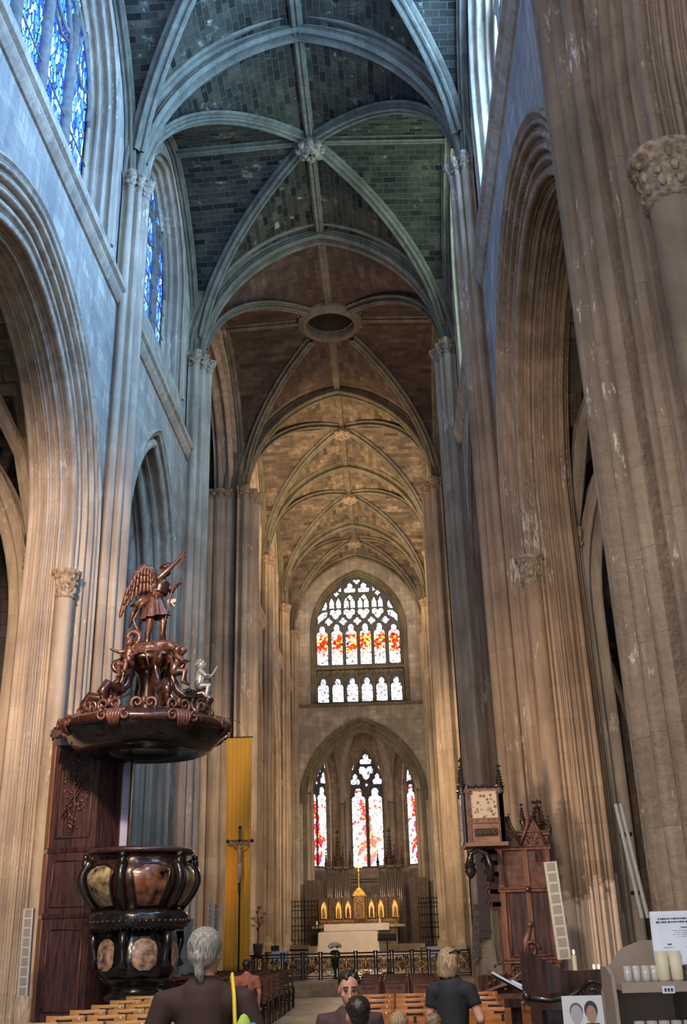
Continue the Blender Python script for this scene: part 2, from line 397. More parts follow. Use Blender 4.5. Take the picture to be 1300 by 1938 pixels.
# ---- string courses and upper walls with clerestory windows
def glass_mat(name, stops, scale, strength, colorize=None, lead=0.03, streak=(1, 1, 1), dark=0.02):
    """leaded stained glass: cells of colour parted by lead lines, lit from the sky behind"""
    m, nt, b = newmat(name); L = nt.links
    tc = node(nt, 'ShaderNodeTexCoord'); mp = node(nt, 'ShaderNodeMapping'); mp.inputs['Scale'].default_value = streak
    L.new(tc.outputs['Object'], mp.inputs[0])
    v = node(nt, 'ShaderNodeTexVoronoi', i_Scale=scale); L.new(mp.outputs[0], v.inputs['Vector'])
    ve = node(nt, 'ShaderNodeTexVoronoi', i_Scale=scale, feature='DISTANCE_TO_EDGE'); L.new(mp.outputs[0], ve.inputs['Vector'])
    sp = node(nt, 'ShaderNodeSeparateColor'); L.new(v.outputs['Color'], sp.inputs[0])
    c = ramp(nt, stops, sp.outputs[0]); c.color_ramp.interpolation = 'CONSTANT'; c = c.outputs[0]
    if colorize:
        c = colorize(nt, tc, c, sp)
    e = ramp(nt, [(lead*.6, (dark, dark, dark, 1)), (lead, (1, 1, 1, 1))], ve.outputs['Distance']).outputs[0]
    c = mixc(nt, 1.0, c, e, 'MULTIPLY')
    L.new(c, b.inputs['Emission Color']); b.inputs['Emission Strength'].default_value = strength
    L.new(c, b.inputs['Base Color']); b.inputs['Roughness'].default_value = .25
    return m
M['glassblue'] = glass_mat('blue leaded glass', [(0, (.02, .06, .55, 1)), (.22, (.05, .2, .9, 1)), (.5, (.25, .6, 1.0, 1)), (.68, (.7, .92, 1, 1)), (.82, (.03, .12, .75, 1)), (.93, (.3, .6, .5, 1))], 6.5, 1.5, streak=(1, 1.7, .6), lead=.09)
M['glassright'] = glass_mat('pale daylit leaded glass', [(0, (.15, .4, .95, 1)), (.4, (.32, .64, 1.0, 1)), (.75, (.6, .88, 1, 1))], 3.0, 32.0, streak=(1, 1.4, .6), lead=.05)
M['glassright2'] = glass_mat('pale green daylit glass', [(0, (.35, .6, .55, 1)), (.4, (.55, .85, .8, 1)), (.75, (.85, 1, .95, 1))], 3.0, 9.0, streak=(1, 1.4, .6), lead=.05)
M['glasschoir'] = glass_mat('choir leaded glass', [(0, (.2, .3, .8, 1)), (.5, (.7, .8, 1, 1)), (.85, (.9, .6, .3, 1))], 4, 2.0)
M['glassgreen'] = glass_mat('small blue green leaded glass', [(0, (.1, .3, .5, 1)), (.5, (.5, .8, .9, 1)), (.8, (.8, .95, 1, 1))], 5, 1.2, lead=.05)
win_n = [0]
M['shadedrum'] = stone('shade darkened drum stone', (.05, .045, .04, 1), (.1, .09, .08, 1), (.03, .03, .03, 1), bw=.5, bh=.25)  # darkness inside the oculus put into the stone colour
M['traceryblue'] = plain('grey tracery stone', (.17, .17, .17, 1), .85, noise=.2, scale=5)
def window(side, yc, s, z0, zs, h, lights, glass, xr=0.55, mull=.13):
    """a traceried window standing in the upper wall: frame, mullions, tracery and glass"""
    sx = -1 if side == 'left' else 1; win_n[0] += 1
    root = empty('window_%d' % win_n[0], (sx*(XF+.1+xr), yc, z0)); struct(root)
    xg = 0
    loc = lambda y, z, x: (sx*x, y, z-z0)
    inner = s-.12
    # glass
    P = full_arch(s, zs, h, 0.1, 16, z0)
    g = MB(); g.add([loc(y, z, .10) for y, z in P], [tuple(range(len(P)))]); g.build('glass', glass, root)
    # back wall of masonry behind the pane keeps daylight out
    # tracery
    t = MB(); w = 2*s/lights
    zhead = zs+h*.05
    def bar(pts, r=.07, m=6): t.tube([loc(y, z, .03) for y, z in pts], r, m, flat=1.4)
    r0 = (h*h+s*s)/(2*s)
    def topz(y):
        y = abs(y); c = s-r0; return zs+math.sqrt(max(0, r0*r0-(y-c)**2))
    for i in range(1, lights):
        y = -s+w*i; bar([(y, z0), (y, topz(y)-.05 if i*2 == lights else min(topz(y)-.1, zs+h*.45))], mull)
    # light heads
    for i in range(lights):
        c = -s+w*(i+.5); q = [(c+u*w/2*(1), zs-.2+v) for u, v in [(-1, 0), (-.85, .25*w*2), (-.5, .5*w*2), (0, .72*w*2), (.5, .5*w*2), (.85, .25*w*2), (1, 0)]]
        q = [(y, min(z, topz(y)-.05)) for y, z in q]; bar(q, .055)
        bar([(c-w*.28, zs-.2+w*.5), (c, zs-.2+w*.35), (c+w*.28, zs-.2+w*.5)], .035)
    # upper tracery: sub arches, quatrefoils, mouchettes
    if lights >= 4:
        for sg in (-1, 1):
            q = [(sg*s*(1-.02), zs-.1)]+[(sg*s*(.5+.5*math.cos(a)), zs-.1+h*.62*math.sin(a)) for a in [PI*k/10 for k in range(1, 10)]]+[(0, zs-.1)]
            bar([(y, min(z, topz(y)-.03)) for y, z in q], .06)
    else:
        pass
    for (yy, zz, rr) in [(0, zs+h*.66, min(s*.3, h*.2)), (-s*.42, zs+h*.42, s*.2), (s*.42, zs+h*.42, s*.2)]:
        bar([(yy+rr*math.cos(2*PI*k/14), zz+rr*math.sin(2*PI*k/14)) for k in range(15)], .05)
        for k in range(4):
            a = PI/4+PI/2*k
            bar([(yy+rr*math.cos(a), zz+rr*math.sin(a)), (yy+rr*.45*math.cos(a), zz+rr*.45*math.sin(a))], .04)
    nb = int((zs-z0)/0.9)
    for k in range(1, nb):
        z = z0+k*.9; t.box((0, 0, z-z0), (.03, 2*s-.2, .03))
    t.build('tracery', 'traceryblue' if glass == 'glassblue' else 'mould', root, smooth=True)
    return root
FR = mold([(0, 0), (.25, .12), (.65, .42)], [('f', .05), ('h', .15), ('r', .14), ('h', .15), ('k', .1), ('h', .15), ('r', .12)], side=-1, n=5)
def upper_wall(side, y0, y1, yc, s, z0, zs, h, lights, glass, zt=25.2):
    sx = -1 if side == 'left' else 1; fl = sx > 0; X = XF+.1
    global tr
    # solid lower band, between string course and window foot
    mb = MB()
    mb.add([(sx*X, y0, 15.7), (sx*X, y1, 15.7), (sx*X, y1, z0), (sx*X, y0, z0)], [(0, 1, 2, 3)[::(1 if fl else -1)]], [[(y0, 15.7), (y1, 15.7), (y1, z0), (y0, z0)][::(1 if fl else -1)]])
    wall_with_arch(mb, s+.42, zs, h+.35, y0-yc, y1-yc, zt, side_place(sx, X, yc), z0=z0, flip=fl)
    mb.add([(sx*X, yc-s-.42, z0), (sx*X, yc+s+.42, z0), (sx*(X+.66), yc+s, z0+.35), (sx*(X+.66), yc-s, z0+.35)], [(0, 1, 2, 3)], [[(0, 0), (1, 0), (1, 1), (0, 1)]])
    # masonry shell outside
    mb.add([(sx*(X+.75), y0, 15.7), (sx*(X+.75), y1, 15.7), (sx*(X+.75), y1, 27), (sx*(X+.75), y0, 27)], [(0, 1, 2, 3)[::(1 if fl else -1)]], [[(y0, 15.7), (y1, 15.7), (y1, 27), (y0, 27)][::(1 if fl else -1)]])
    struct(mb.build('wall_'+side, 'wall'))
    mb = MB(); sweep_arch(mb, FR, s+.42, zs, h+.35, side_place(sx, X, yc), z0=z0, flip=not fl)
    # inner shafts beside the opening
    for sg in (-1, 1):
        mb.tube([(sx*(X+.02), yc+sg*(s+.62), z0), (sx*(X+.02), yc+sg*(s+.62), zs)], .09, 8)
    struct(mb.build('trim_%d' % tr, 'mould')); tr += 1
    window(side, yc, s, z0, zs, h, lights, glass)
for sn, gl in (('left', 0), ('right', 1)):
    upper_wall(sn, -1.0, 9.7, 4.5, 3.6, 16.9, 20.4, 3.6, 5, 'glassright' if gl else 'glassblue')
    upper_wall(sn, 9.7, 20.44, 15.0, 3.9, 16.9, 20.2, 3.7, 5, 'glassright' if gl else 'glassblue')
    upper_wall(sn, 20.44, 29.31, 25.2, 2.2, 17.4, 21.0, 3.0, 3, 'glassright2' if gl else 'glassblue')
    upper_wall(sn, 40.52, 48.64, 44.9, 2.2, 17.4, 21.0, 2.9, 3, 'glasschoir')
    upper_wall(sn, 48.64, 56.97, 52.9, 2.2, 17.4, 21.0, 2.9, 3, 'glasschoir')
    upper_wall(sn, 56.97, 62.88, 60.0, 1.4, 17.4, 21.2, 2.5, 2, 'glasschoir')
    # string course
    sx = -1 if sn == 'left' else 1
    for a, b in ((-1, 9.2), (10.2, 20.05), (20.85, 28.9), (41.0, 48.3), (49.0, 56.6), (57.3, 62.8)):
        pr_ = [(0, -.42), (.05, -.40), (.12, -.30), (.16, -.22), (.14, -.14), (.22, -.08), (.22, .06), (-.1, .30)]
        mb = MB(); mb.grid([[(sx*(XF-x), y, 15.95+z) for x, z in pr_] for y in (a, b)], polylen(pr_), [a, b], flip=sx > 0)
        mb.add([(sx*(XF-x), a, 15.95+z) for x, z in pr_], [tuple(range(8))], [[(0, 0)]*8]); mb.add([(sx*(XF-x), b, 15.95+z) for x, z in pr_], [tuple(range(8))], [[(0, 0)]*8])
        struct(mb.build('trim_%d' % tr, 'mould')); tr += 1

# ---- wall shafts (responds) with small capitals
def respond(sx, y, w, proud, zc=ZC, mat='mould', n=5, x0=XF, foot=True):
    global tr
    poly = [(x0+.05, -w/2), (x0-proud*.45, -w*.42), (x0-proud, -w*.15), (x0-proud, w*.15), (x0-proud*.45, w*.42), (x0+.05, w/2)]
    pr_ = mold(poly, [('h', .12), ('r', .22), ('h', .1), ('r', .2), ('h', .08), ('r', .3), ('h', .08), ('r', .2), ('h', .1), ('r', .22), ('h', .12)], side=-1, n=6)
    ul = polylen(pr_); zs_ = [0, zc*.25, zc*.5, zc*.75, zc]
    mb = MB(); mb.grid([[(sx*x, y+d, z) for x, d in pr_] for z in zs_], ul, zs_, flip=sx < 0)
    # moulded base
    if foot:
        bs = [(1.0, .0), (1.0, .75), (.75, .95), (.72, 1.05), (.55, 1.15), (.3, 1.22), (.1, 1.5)]
        xc = x0-proud*.5
        mb.grid([[(sx*(xc-(proud*.5+.28*k)*math.cos(a)), y+(w*.5+.22*k)*math.sin(a), z) for a in [-PI*.55+PI*1.1*j/8 for j in range(9)]] for k, z in bs], [j*.3 for j in range(9)], [z for _, z in bs], flip=sx < 0)
    t = struct(mb.build('trim_%d' % tr, mat, smooth=False)); tr += 1
    # capital: a band of small leafy knops round the shafts
    cb = MB(); top = [(1.02, -.1), (1.06, -.06), (1.02, 0), (1.08, .12), (1.22, .3), (1.26, .34), (1.26, .42)]
    xc = x0
    cb.grid([[(sx*(x0-(x0-x)*k), y+d*(1+(k-1)*.7), zc-.35+z) for x, d in pr_] for k, z in top], flip=sx < 0)
    k = 9
    for j in range(k):
        a = -PI/2+PI*(j+.5)/k
        for zz in (-.24, -.08): cb.ball((sx*(x0-proud*1.12*math.cos(a)), y+w*.52*math.sin(a), zc+zz), (.075, .075, .07), 6, 4)
    cb.build('capital', 'cap', t, smooth=True)
for sx in (-1, 1):
    dk = 'moulddark' if sx > 0 else 'mould'
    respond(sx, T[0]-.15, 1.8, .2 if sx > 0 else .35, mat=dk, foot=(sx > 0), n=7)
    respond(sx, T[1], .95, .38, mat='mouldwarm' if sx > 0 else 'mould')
    respond(sx, T[1], 1.2, -.22, zc=9.2, mat='mould', x0=5.75, foot=False)
    respond(sx, T[2], 1.5, .42)
    respond(sx, T[3], 1.9, .55)
    respond(sx, T[4], .8, .35)
    respond(sx, T[5], .8, .35)
    respond(sx, T[6]-.3, .7, .35)
# arcade capitals on the big roll of each pier (with its shaft below)
def arcade_cap(sx, y, x, z, r, mat, seed, name_mat='cap'):
    global tr
    mb = MB(); n = 14
    mb.lathe([(r*1.5, 0), (r*1.5, .7), (r*1.2, .9), (r*1.15, 1.0), (r, 1.15), (r, z*.5), (r, z)], (sx*x, y, 0), n)
    t = struct(mb.build('trim_%d' % tr, mat, smooth=True)); tr += 1
    c = MB(); capital(c, (sx*x, y, z-.1), r*1.05, .52, seed=seed); c.build('capital', name_mat, t, smooth=True)
arcade_cap(-1, 18.9, 4.64, 8.0, .18, 'mould', 1)
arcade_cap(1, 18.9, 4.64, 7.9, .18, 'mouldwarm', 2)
arcade_cap(1, 7.98, 4.66, 8.1, .22, 'moulddark', 3)
arcade_cap(-1, 11.1, 4.64, 7.6, .18, 'mould', 4)
# big crossing piers, clustered shafts with low and high capitals
def cluster(sx, xc, yc, rx, ry, zc, zlow=None, n=11, mat='mould', ztop=None):
    global tr
    pr_ = []
    N = n*10
    for j in range(N):
        a = 2*PI*j/N; b = abs(math.sin(a*n/2)); k = 1+.13*(b**.6)-.05
        pr_.append((xc+rx*k*math.cos(a), yc+ry*k*math.sin(a)))
    ul = polylen(pr_+[pr_[0]]); zz = [0, 4, 8, 12, 16, ztop or zc]
    mb = MB(); mb.grid([[(sx*x, y, z) for x, y in pr_] for z in zz], ul, zz, closed_u=True, flip=sx < 0)
    for k, z0, z1 in ((1.35, 0, .7), (1.22, .7, .95), (1.12, .95, 1.15)):
        q = [(xc+(x-xc)*k, yc+(y-yc)*k) for x, y in pr_[::5]]
        mb.grid([[(sx*x, y, z) for x, y in q] for z in (z0, z1)], closed_u=True)
        mb.add([(sx*x, y, z1) for x, y in q], [tuple(range(len(q)))])
    t = struct(mb.build('trim_%d' % tr, mat)); tr += 1
    for z in [zc]+([zlow] if zlow else []):
        cb = MB(); cb.grid([[(sx*(xc+(x-xc)*k), yc+(y-yc)*k, z+dz) for x, y in pr_] for k, dz in ((1.0, -.4), (1.04, -.35), (1.02, -.3), (1.06, -.1), (1.12, 0), (1.12, .08), (1.0, .1))], closed_u=True, flip=sx < 0)
        for j in range(n*2):
            a = 2*PI*j/(n*2)
            cb.ball((sx*(xc+rx*1.12*math.cos(a)), yc+ry*1.12*math.sin(a), z-.15), (.13, .13, .1), 6, 4)
        cb.build('capital', 'cap', t, smooth=True)
for sx in (-1, 1):
    cluster(sx, 5.35, 40.9, 1.1, 1.05, ZC, 9.0, 13)
    cluster(sx, 5.7, 28.9, 1.25, .75, ZC, None, 11)
    cluster(sx, 4.9, 48.64, .65, .6, 9.3, n=9)
    cluster(sx, 4.9, 56.97, .65, .6, 9.3, n=9)

# ---- vaults
def gprof(s, rho):
    s = abs(s); r = (rho*rho+1)/2
    return math.sqrt(max(0, r*r-(s+r-1)**2))/rho
XV = 4.4
def vz(u, v, rho=1.15): return ZC+.15+(ZR+.15-ZC-.15)*gprof(min(abs(u), abs(v)), rho)+.35*(1-max(abs(u), abs(v)))*0.6
def vault(y0, y1, mat, idx, hole=None, boss=True, rdiag=.15):
    global tr
    yc, hl = (y0+y1)/2, (y1-y0)/2; N = 26; mb = MB()
    S = [-math.cos(PI*i/N) for i in range(N+1)]
    S = [.5*a+.5*(-1+2*i/N) for i, a in enumerate(S)]
    P = [[(XV*u, yc+hl*v, vz(u, v)) for u in S] for v in S]
    # arc lengths for the courses
    al = [0]
    for i in range(N): 
        al.append(al[-1]+math.hypot(XV*(S[i+1]-S[i]), (gprof(S[i+1], 1.15)-gprof(S[i], 1.15))*5))
    for j in range(N):
        for i in range(N):
            um, vm = (S[i]+S[i+1])/2, (S[j]+S[j+1])/2
            if hole and math.hypot(XV*um, hl*vm) < hole: continue
            q = [(i, j), (i+1, j), (i+1, j+1), (i, j+1)]
            def uvof(a, b, lon):
                return (S[b]*hl, al[a]) if lon else (S[a]*XV, al[b]*hl/XV)
            pts = [P[b][a] for a, b in q]
            if i == j or i+j == N-1:
                tris = ((0, 1, 2), (0, 2, 3)) if i == j else ((0, 1, 3), (1, 2, 3))
                for t3 in tris:
                    cu = sum(S[q[k][0]] for k in t3)/3; cv = sum(S[q[k][1]] for k in t3)/3
                    # nearer the wall in u -> longitudinal cell is where |v|>|u|
                    lon = abs(cv) > abs(cu)
                    lon = not lon
                    lon2 = abs(cu) < abs(cv)
                    mb.add([pts[k] for k in t3][::-1], [(0, 1, 2)], [[uvof(q[k][0], q[k][1], lon2) for k in t3][::-1]])
            else:
                lon2 = abs(um) < abs(vm)
                mb.add(pts[::-1], [(0, 1, 2, 3)], [[uvof(a, b, lon2) for a, b in q][::-1]])
    c = struct(mb.build('ceiling', mat))
    # ribs
    rb = MB()
    RP = mold([(-.19, 0), (-.17, .14), (-.06, .36), (.06, .36), (.17, .14), (.19, 0)], [('h', .12), ('r', .1), ('h', .1), ('r', .14), ('h', .1), ('r', .1), ('h', .12)], side=1, n=4)
    def rib(pts, sc, lat=None):
        pts = [Vector(p) for p in pts]; vl = [0]; rows = []
        for i, p in enumerate(pts):
            t = (pts[min(i+1, len(pts)-1)]-pts[max(0, i-1)]).normalized()
            side = lat if lat else Vector((-t.y, t.x, 0)).normalized()
            dn = side.cross(t).normalized()
            if dn.z > 0: dn = -dn
            if abs(dn.z) < .25 and dn.dot(Vector((p.x, 0, 0))) > 0: dn = -dn
            rows.append([p+side*(a*sc)+dn*(b*sc-.04) for a, b in RP])
            if i: vl.append(vl[-1]+(pts[i]-pts[i-1]).length)
        rb.grid(rows, polylen(RP), vl)
    K = 30; ss = [-1+2*i/K for i in range(K+1)]
    hb = (hole or .3)
    for sg in (-1, 1):
        for half in (-1, 1):
            q = [(XV*.96*a*half, yc+hl*.97*a*sg, vz(a*.985, a*.985)) for a in [1-i/20 for i in range(21)] if math.hypot(XV*a, hl*a) > hb*.9]
            rib(q, rdiag/.19*.95)
    for half in (-1, 1):
        rib([(0, yc+half*hl*t, vz(0, t)) for t in [1-i/10*(1-hb/hl*.9) for i in range(11)]], rdiag/.19*.75)
        rib([(half*XV*t, yc, vz(t, 0)) for t in [1-i/10*(1-hb/XV*.9) for i in range(11)]], rdiag/.19*.7)
        # wall ribs
        w_ = Vector((0, 1, 0))
        rib([(half*XV*.985, yc+hl*a*.97, vz(1, a)) for a in ss], .6, None)
    ribs = struct(rb.build('trim_%d' % tr, 'rib')); tr += 1
    if boss:
        bb = MB(); zc = vz(0, 0)-.42
        bb.lathe([(.05, -.22), (.25, -.2), (.38, -.08), (.42, .06), (.34, .2), (.3, .4)], (0, yc, zc), 16, lobes=lambda a: 1+.12*math.cos(8*a))
        for k in range(8):
            a = 2*PI*k/8; bb.ball((.36*math.cos(a), yc+.36*math.sin(a), zc-.04), .13, 8, 5)
        for k in range(6):
            a = 2*PI*k/6; bb.ball((.17*math.cos(a), yc+.17*math.sin(a), zc-.2), .09, 8, 5)
        struct(bb.build('trim_%d' % tr, 'cap', smooth=True)); tr += 1
    return c
vault(-1.0, T[0], 'vault', 0); vault(T[0], T[1], 'vault', 1, rdiag=.18); vault(T[1], T[2], 'vault', 2, rdiag=.165)
vault(T[2]+.2, T[3], 'crossvault', 3, hole=1.25, boss=False, rdiag=.165)
vault(T[3], T[4], 'choirvault', 4); vault(T[4], T[5], 'choirvault', 5); vault(T[5], T[6], 'choirvault', 6)
# transverse arches
def transverse(y, w, dep, s=4.12, mat='rib'):
    global tr
    hw = w/2
    poly = [(-hw, -.5), (-hw, .0), (-hw*.55, dep*.6), (-hw*.3, dep), (hw*.3, dep), (hw*.55, dep*.6), (hw, .0), (hw, -.5)]
    pr_ = mold(poly[1:-1], [('f', .05), ('h', .14), ('r', .16), ('f', .03), ('h', .12), ('r', .2), ('f', .03), ('h', .12), ('r', .16), ('h', .14), ('f', .05)], side=1, n=5)
    pr_ = [(-hw, -.4)]+pr_+[(hw, -.4)]
    mb = MB(); h = 24.40-ZC+dep
    sweep_arch(mb, [(a, b) for a, b in pr_], s+dep, ZC, h, lambda yy, z, d: (yy, y+d, z), n=26, z0=ZC-.02)
    struct(mb.build('trim_%d' % tr, mat)); tr += 1
transverse(T[0], 1.1, .4); transverse(T[1], .95, .42); transverse(T[2], 1.25, .42); transverse(T[3], 1.3, .5, mat='rib')
transverse(T[4], .8, .35); transverse(T[5], .8, .35); transverse(T[6]-.25, .6, .3)
# spandrel above the crossing arches (fills any gap between web and arch)
# oculus ring over the crossing
mb = MB(); oz = vz(0, 0)-.1
yo = (T[2]+.2+T[3])/2-.9
mb.lathe([(1.34, .1), (1.34, -.12), (1.27, -.24), (1.16, -.20), (1.12, -.34), (1.0, -.32), (.96, -.2), (.98, .1)], (0, (T[2]+.2+T[3])/2, oz), 48)
struct(mb.build('trim_%d' % tr, 'rib', smooth=True)); tr += 1
mb = MB(); mb.lathe([(.98, .1), (.98, 1.6), (.6, 1.9), (.01, 1.9)], (0, (T[2]+.2+T[3])/2, oz), 32); struct(mb.build('ceiling', 'shadedrum', smooth=True))

# ---- crossing: transept vault/wall shells each side
for sx in (-1, 1):
    sn = side_name(sx); mb = MB()
    X0, X1 = 4.4, 15.0; ya, yb = T[2]+.3, T[3]+.2
    mb.add([(sx*X1, ya-1, 0), (sx*X1, yb+1, 0), (sx*X1, yb+1, 25), (sx*X1, ya-1, 25)], [(0, 1, 2, 3)], [[(ya, 0), (yb, 0), (yb, 25), (ya, 25)]])
    # east and west transept walls with a tall arch towards the aisles
    for y, fl in ((yb+.9, 0), (ya-.9, 1)):
        for k in range(2):
            wall_with_arch(mb, 1.9, 8.5, 3.4, -2.6, 2.6, 25, (lambda yy, z, d, k=k, y=y: (sx*(7.2+2.6+5.2*k-2.6+yy+.0), y, z)))
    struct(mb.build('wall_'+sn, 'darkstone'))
    # barrel of the transept vault
    mb = MB(); yc = (ya+yb)/2; hl = (yb-ya)/2
    rows = []; S = [-1+2*i/20 for i in range(21)]
    for x in (X0, 7, 10, 13, X1): rows.append([(sx*x, yc+hl*v*1.0, ZC+.2+4.9*gprof(v, 1.15)) for v in S])
    mb.grid(rows, [hl*v for v in S], [4, 7, 10, 13, 15])
    struct(mb.build('ceiling', 'crossvault'))
    mb = MB()
    pr_ = mold([(0, 0), (.3, .3), (.5, .6), (1.2, .6)], [('f', .05), ('h', .14), ('r', .16), ('h', .12), ('r', .2), ('h', .12), ('r', .2), ('h', .1)], side=-1, n=5)
    sweep_arch(mb, pr_, hl-.1, ZC, 5.0, lambda yy, z, d: (sx*(4.3+d), yc+yy, z), n=22, z0=ZC-.05, flip=sx < 0)
    struct(mb.build('trim_%d' % tr, 'mould')); tr += 1

# ---- floor
mb = MB(); mb.add([(-16, -3, 0), (16, -3, 0), (16, 76, 0), (-16, 76, 0)], [(0, 1, 2, 3)], [[(-16, -3), (16, -3), (16, 76), (-16, 76)]])
struct(mb.build('floor', 'floor'))
# ---- aisles
def aisle(sx):
    global tr
    sn = side_name(sx); Xa, Xb = 5.75, 11.3
    mb = MB()
    # outer wall pierced by chapel arches
    for y0, y1 in ((-1, 9.7), (9.7, 20.44), (20.44, 29.3)):
        wall_with_arch(mb, (y1-y0)/2-1.4, 6.2, 4.0, -(y1-y0)/2, (y1-y0)/2, 16.5, (lambda yy, z, d, yc=(y0+y1)/2: (sx*Xb, yc+yy, z)), flip=sx > 0)
    for y0, y1 in ((40.5, 63),):
        mb.add([(sx*Xb, y0, 0), (sx*Xb, y1, 0), (sx*Xb, y1, 16.5), (sx*Xb, y0, 16.5)], [(0, 1, 2, 3)], [[(y0, 0), (y1, 0), (y1, 16.5), (y0, 16.5)]])
    mb.add([(sx*15.5, -1, 0), (sx*15.5, 29, 0), (sx*15.5, 29, 16.5), (sx*15.5, -1, 16.5)], [(0, 1, 2, 3)], [[(0, 0), (30, 0), (30, 16), (0, 16)]])
    for yy_ in (9.7, 20.44, 29.3): mb.add([(sx*11.3, yy_, 0), (sx*15.5, yy_, 0), (sx*15.5, yy_, 16.5), (sx*11.3, yy_, 16.5)], [(0, 1, 2, 3)], [[(0, 0), (4.2, 0), (4.2, 16.5), (0, 16.5)]])
    mb.add([(sx*11.3, -1, 16.5), (sx*15.5, -1, 16.5), (sx*15.5, 29.3, 16.5), (sx*11.3, 29.3, 16.5)], [(0, 1, 2, 3)], [[(0, 0), (4, 0), (4, 30), (0, 30)]])
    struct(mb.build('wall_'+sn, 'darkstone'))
    mb = MB()
    for y0, y1 in ((-1, 9.7), (9.7, 20.44), (20.44, 29.3)):
        pr_ = mold([(0, 0), (.3, .25), (.7, .4)], [('f', .05), ('h', .14), ('r', .16), ('h', .12), ('r', .2)], side=-1, n=5)
        sweep_arch(mb, pr_, (y1-y0)/2-1.4, 6.2, 4.0, (lambda yy, z, d, yc=(y0+y1)/2: (sx*(Xb+d), yc+yy, z)), flip=sx < 0)
    struct(mb.build('trim_%d' % tr, 'mould')); tr += 1
    # aisle vault webs
    for y0, y1 in ((-1, 9.7), (9.7, 20.44), (20.44, 29.3), (40.5, 48.6), (48.6, 57), (57, 63)):
        yc, hl = (y0+y1)/2, (y1-y0)/2; xc, hx = (Xa+Xb)/2, (Xb-Xa)/2; N = 14; S = [-1+2*i/N for i in range(N+1)]
        rise = 5.6; zb = 9.0
        f = lambda u, v: zb+rise*gprof(min(abs(u), abs(v)), 1.3)
        mb = MB(); mb.grid([[(sx*(xc+hx*u), yc+hl*v, f(u, v)) for u in S] for v in S], [hx*u for u in S], [hl*v for v in S])
        struct(mb.build('ceiling', 'rubble'))
        rb = MB()
        for sg in (-1, 1): rb.tube([(sx*(xc+hx*a), yc+sg*hl*a, f(a, a)-.08) for a in S], .17, 8)
        # transverse arch of the aisle
        pr_ = mold([(-.45, 0), (-.3, .3), (-.1, .5), (.1, .5), (.3, .3), (.45, 0)], [('f', .05), ('h', .14), ('r', .16), ('h', .12), ('r', .2), ('h', .12), ('r', .16), ('h', .14), ('f', .05)], side=1, n=4)
        sweep_arch(rb, pr_, hx, 7.6, 5.8, lambda yy, z, d: (sx*(xc+yy), y1+d, z), n=16)
        struct(rb.build('trim_%d' % tr, 'mould')); tr += 1
aisle(-1); aisle(1)
# ================================================================ EAST END
def lin_red(nt, tc, c, sp, mode='big'):
    return c
def color_big(nt, tc, c, sp):
    L = nt.links; s = node(nt, 'ShaderNodeSeparateXYZ'); L.new(tc.outputs['Object'], s.inputs[0])
    n = node(nt, 'ShaderNodeTexNoise', i_Scale=1.6, i_Detail=3.0); L.new(tc.outputs['Object'], n.inputs['Vector'])
    # band of colour between 0.5 m and 2.2 m above the sill
    band = ramp(nt, [(0.10, (0, 0, 0, 1)), (0.2, (1, 1, 1, 1)), (0.40, (1, 1, 1, 1)), (0.47, (0, 0, 0, 1))])
    dv = node(nt, 'ShaderNodeMath', operation='DIVIDE'); L.new(s.outputs['Z'], dv.inputs[0]); dv.inputs[1].default_value = 5.0; L.new(dv.outputs[0], band.inputs[0])
    nn = ramp(nt, [(0.40, (0, 0, 0, 1)), (0.46, (1, 1, 1, 1))], n.outputs[0]).outputs[0]
    f = mixc(nt, 1.0, band.outputs[0], nn, 'MULTIPLY')
    cc = ramp(nt, [(0, (.75, .02, .01, 1)), (.35, (1, .08, .02, 1)), (.6, (1, .5, .04, 1)), (.75, (1, .8, .2, 1)), (.88, (1, .95, .85, 1))], sp.outputs[1]); cc.color_ramp.interpolation = 'CONSTANT'
    return mixc(nt, f, c, cc.outputs[0])
def color_band(nt, tc, c, sp):
    L = nt.links; s = node(nt, 'ShaderNodeSeparateXYZ'); L.new(tc.outputs['Object'], s.inputs[0])
    n = node(nt, 'ShaderNodeTexNoise', i_Scale=1.5, i_Detail=3.0); L.new(tc.outputs['Object'], n.inputs['Vector'])
    ab = node(nt, 'ShaderNodeMath', operation='ABSOLUTE'); L.new(s.outputs['X'], ab.inputs[0])
    ad = node(nt, 'ShaderNodeMath', operation='MULTIPLY_ADD'); L.new(ab.outputs[0], ad.inputs[0]); ad.inputs[1].default_value = -.22; L.new(n.outputs[0], ad.inputs[2])
    zf = ramp(nt, [(0.0, (.05, .05, .05, 1)), (0.72, (.03, .03, .03, 1)), (0.84, (-.0, 0, 0, 1))])
    dv = node(nt, 'ShaderNodeMath', operation='DIVIDE'); L.new(s.outputs['Z'], dv.inputs[0]); dv.inputs[1].default_value = 7.0; L.new(dv.outputs[0], zf.inputs[0])
    a2 = node(nt, 'ShaderNodeMath', operation='ADD'); L.new(ad.outputs[0], a2.inputs[0]); L.new(zf.outputs[0], a2.inputs[1])
    f = ramp(nt, [(0.46, (0, 0, 0, 1)), (0.49, (1, 1, 1, 1))], a2.outputs[0]).outputs[0]
    lt = node(nt, 'ShaderNodeMath', operation='LESS_THAN'); L.new(s.outputs['Z'], lt.inputs[0]); lt.inputs[1].default_value = 4.9
    f = mixc(nt, 1.0, f, lt.outputs[0], 'MULTIPLY')
    cc = ramp(nt, [(0, (.7, .01, .03, 1)), (.5, (1, .03, .05, 1)), (.78, (1, .35, .05, 1)), (.86, (.9, .7, .2, 1)), (.93, (.1, .1, .6, 1))], sp.outputs[1]); cc.color_ramp.interpolation = 'CONSTANT'
    return mixc(nt, f, c, cc.outputs[0])
WS = [(0, (.8, .88, 1, 1)), (.5, (1, 1, 1, 1)), (.9, (.35, .45, .6, 1)), (.94, (1, 1, 1, 1))]
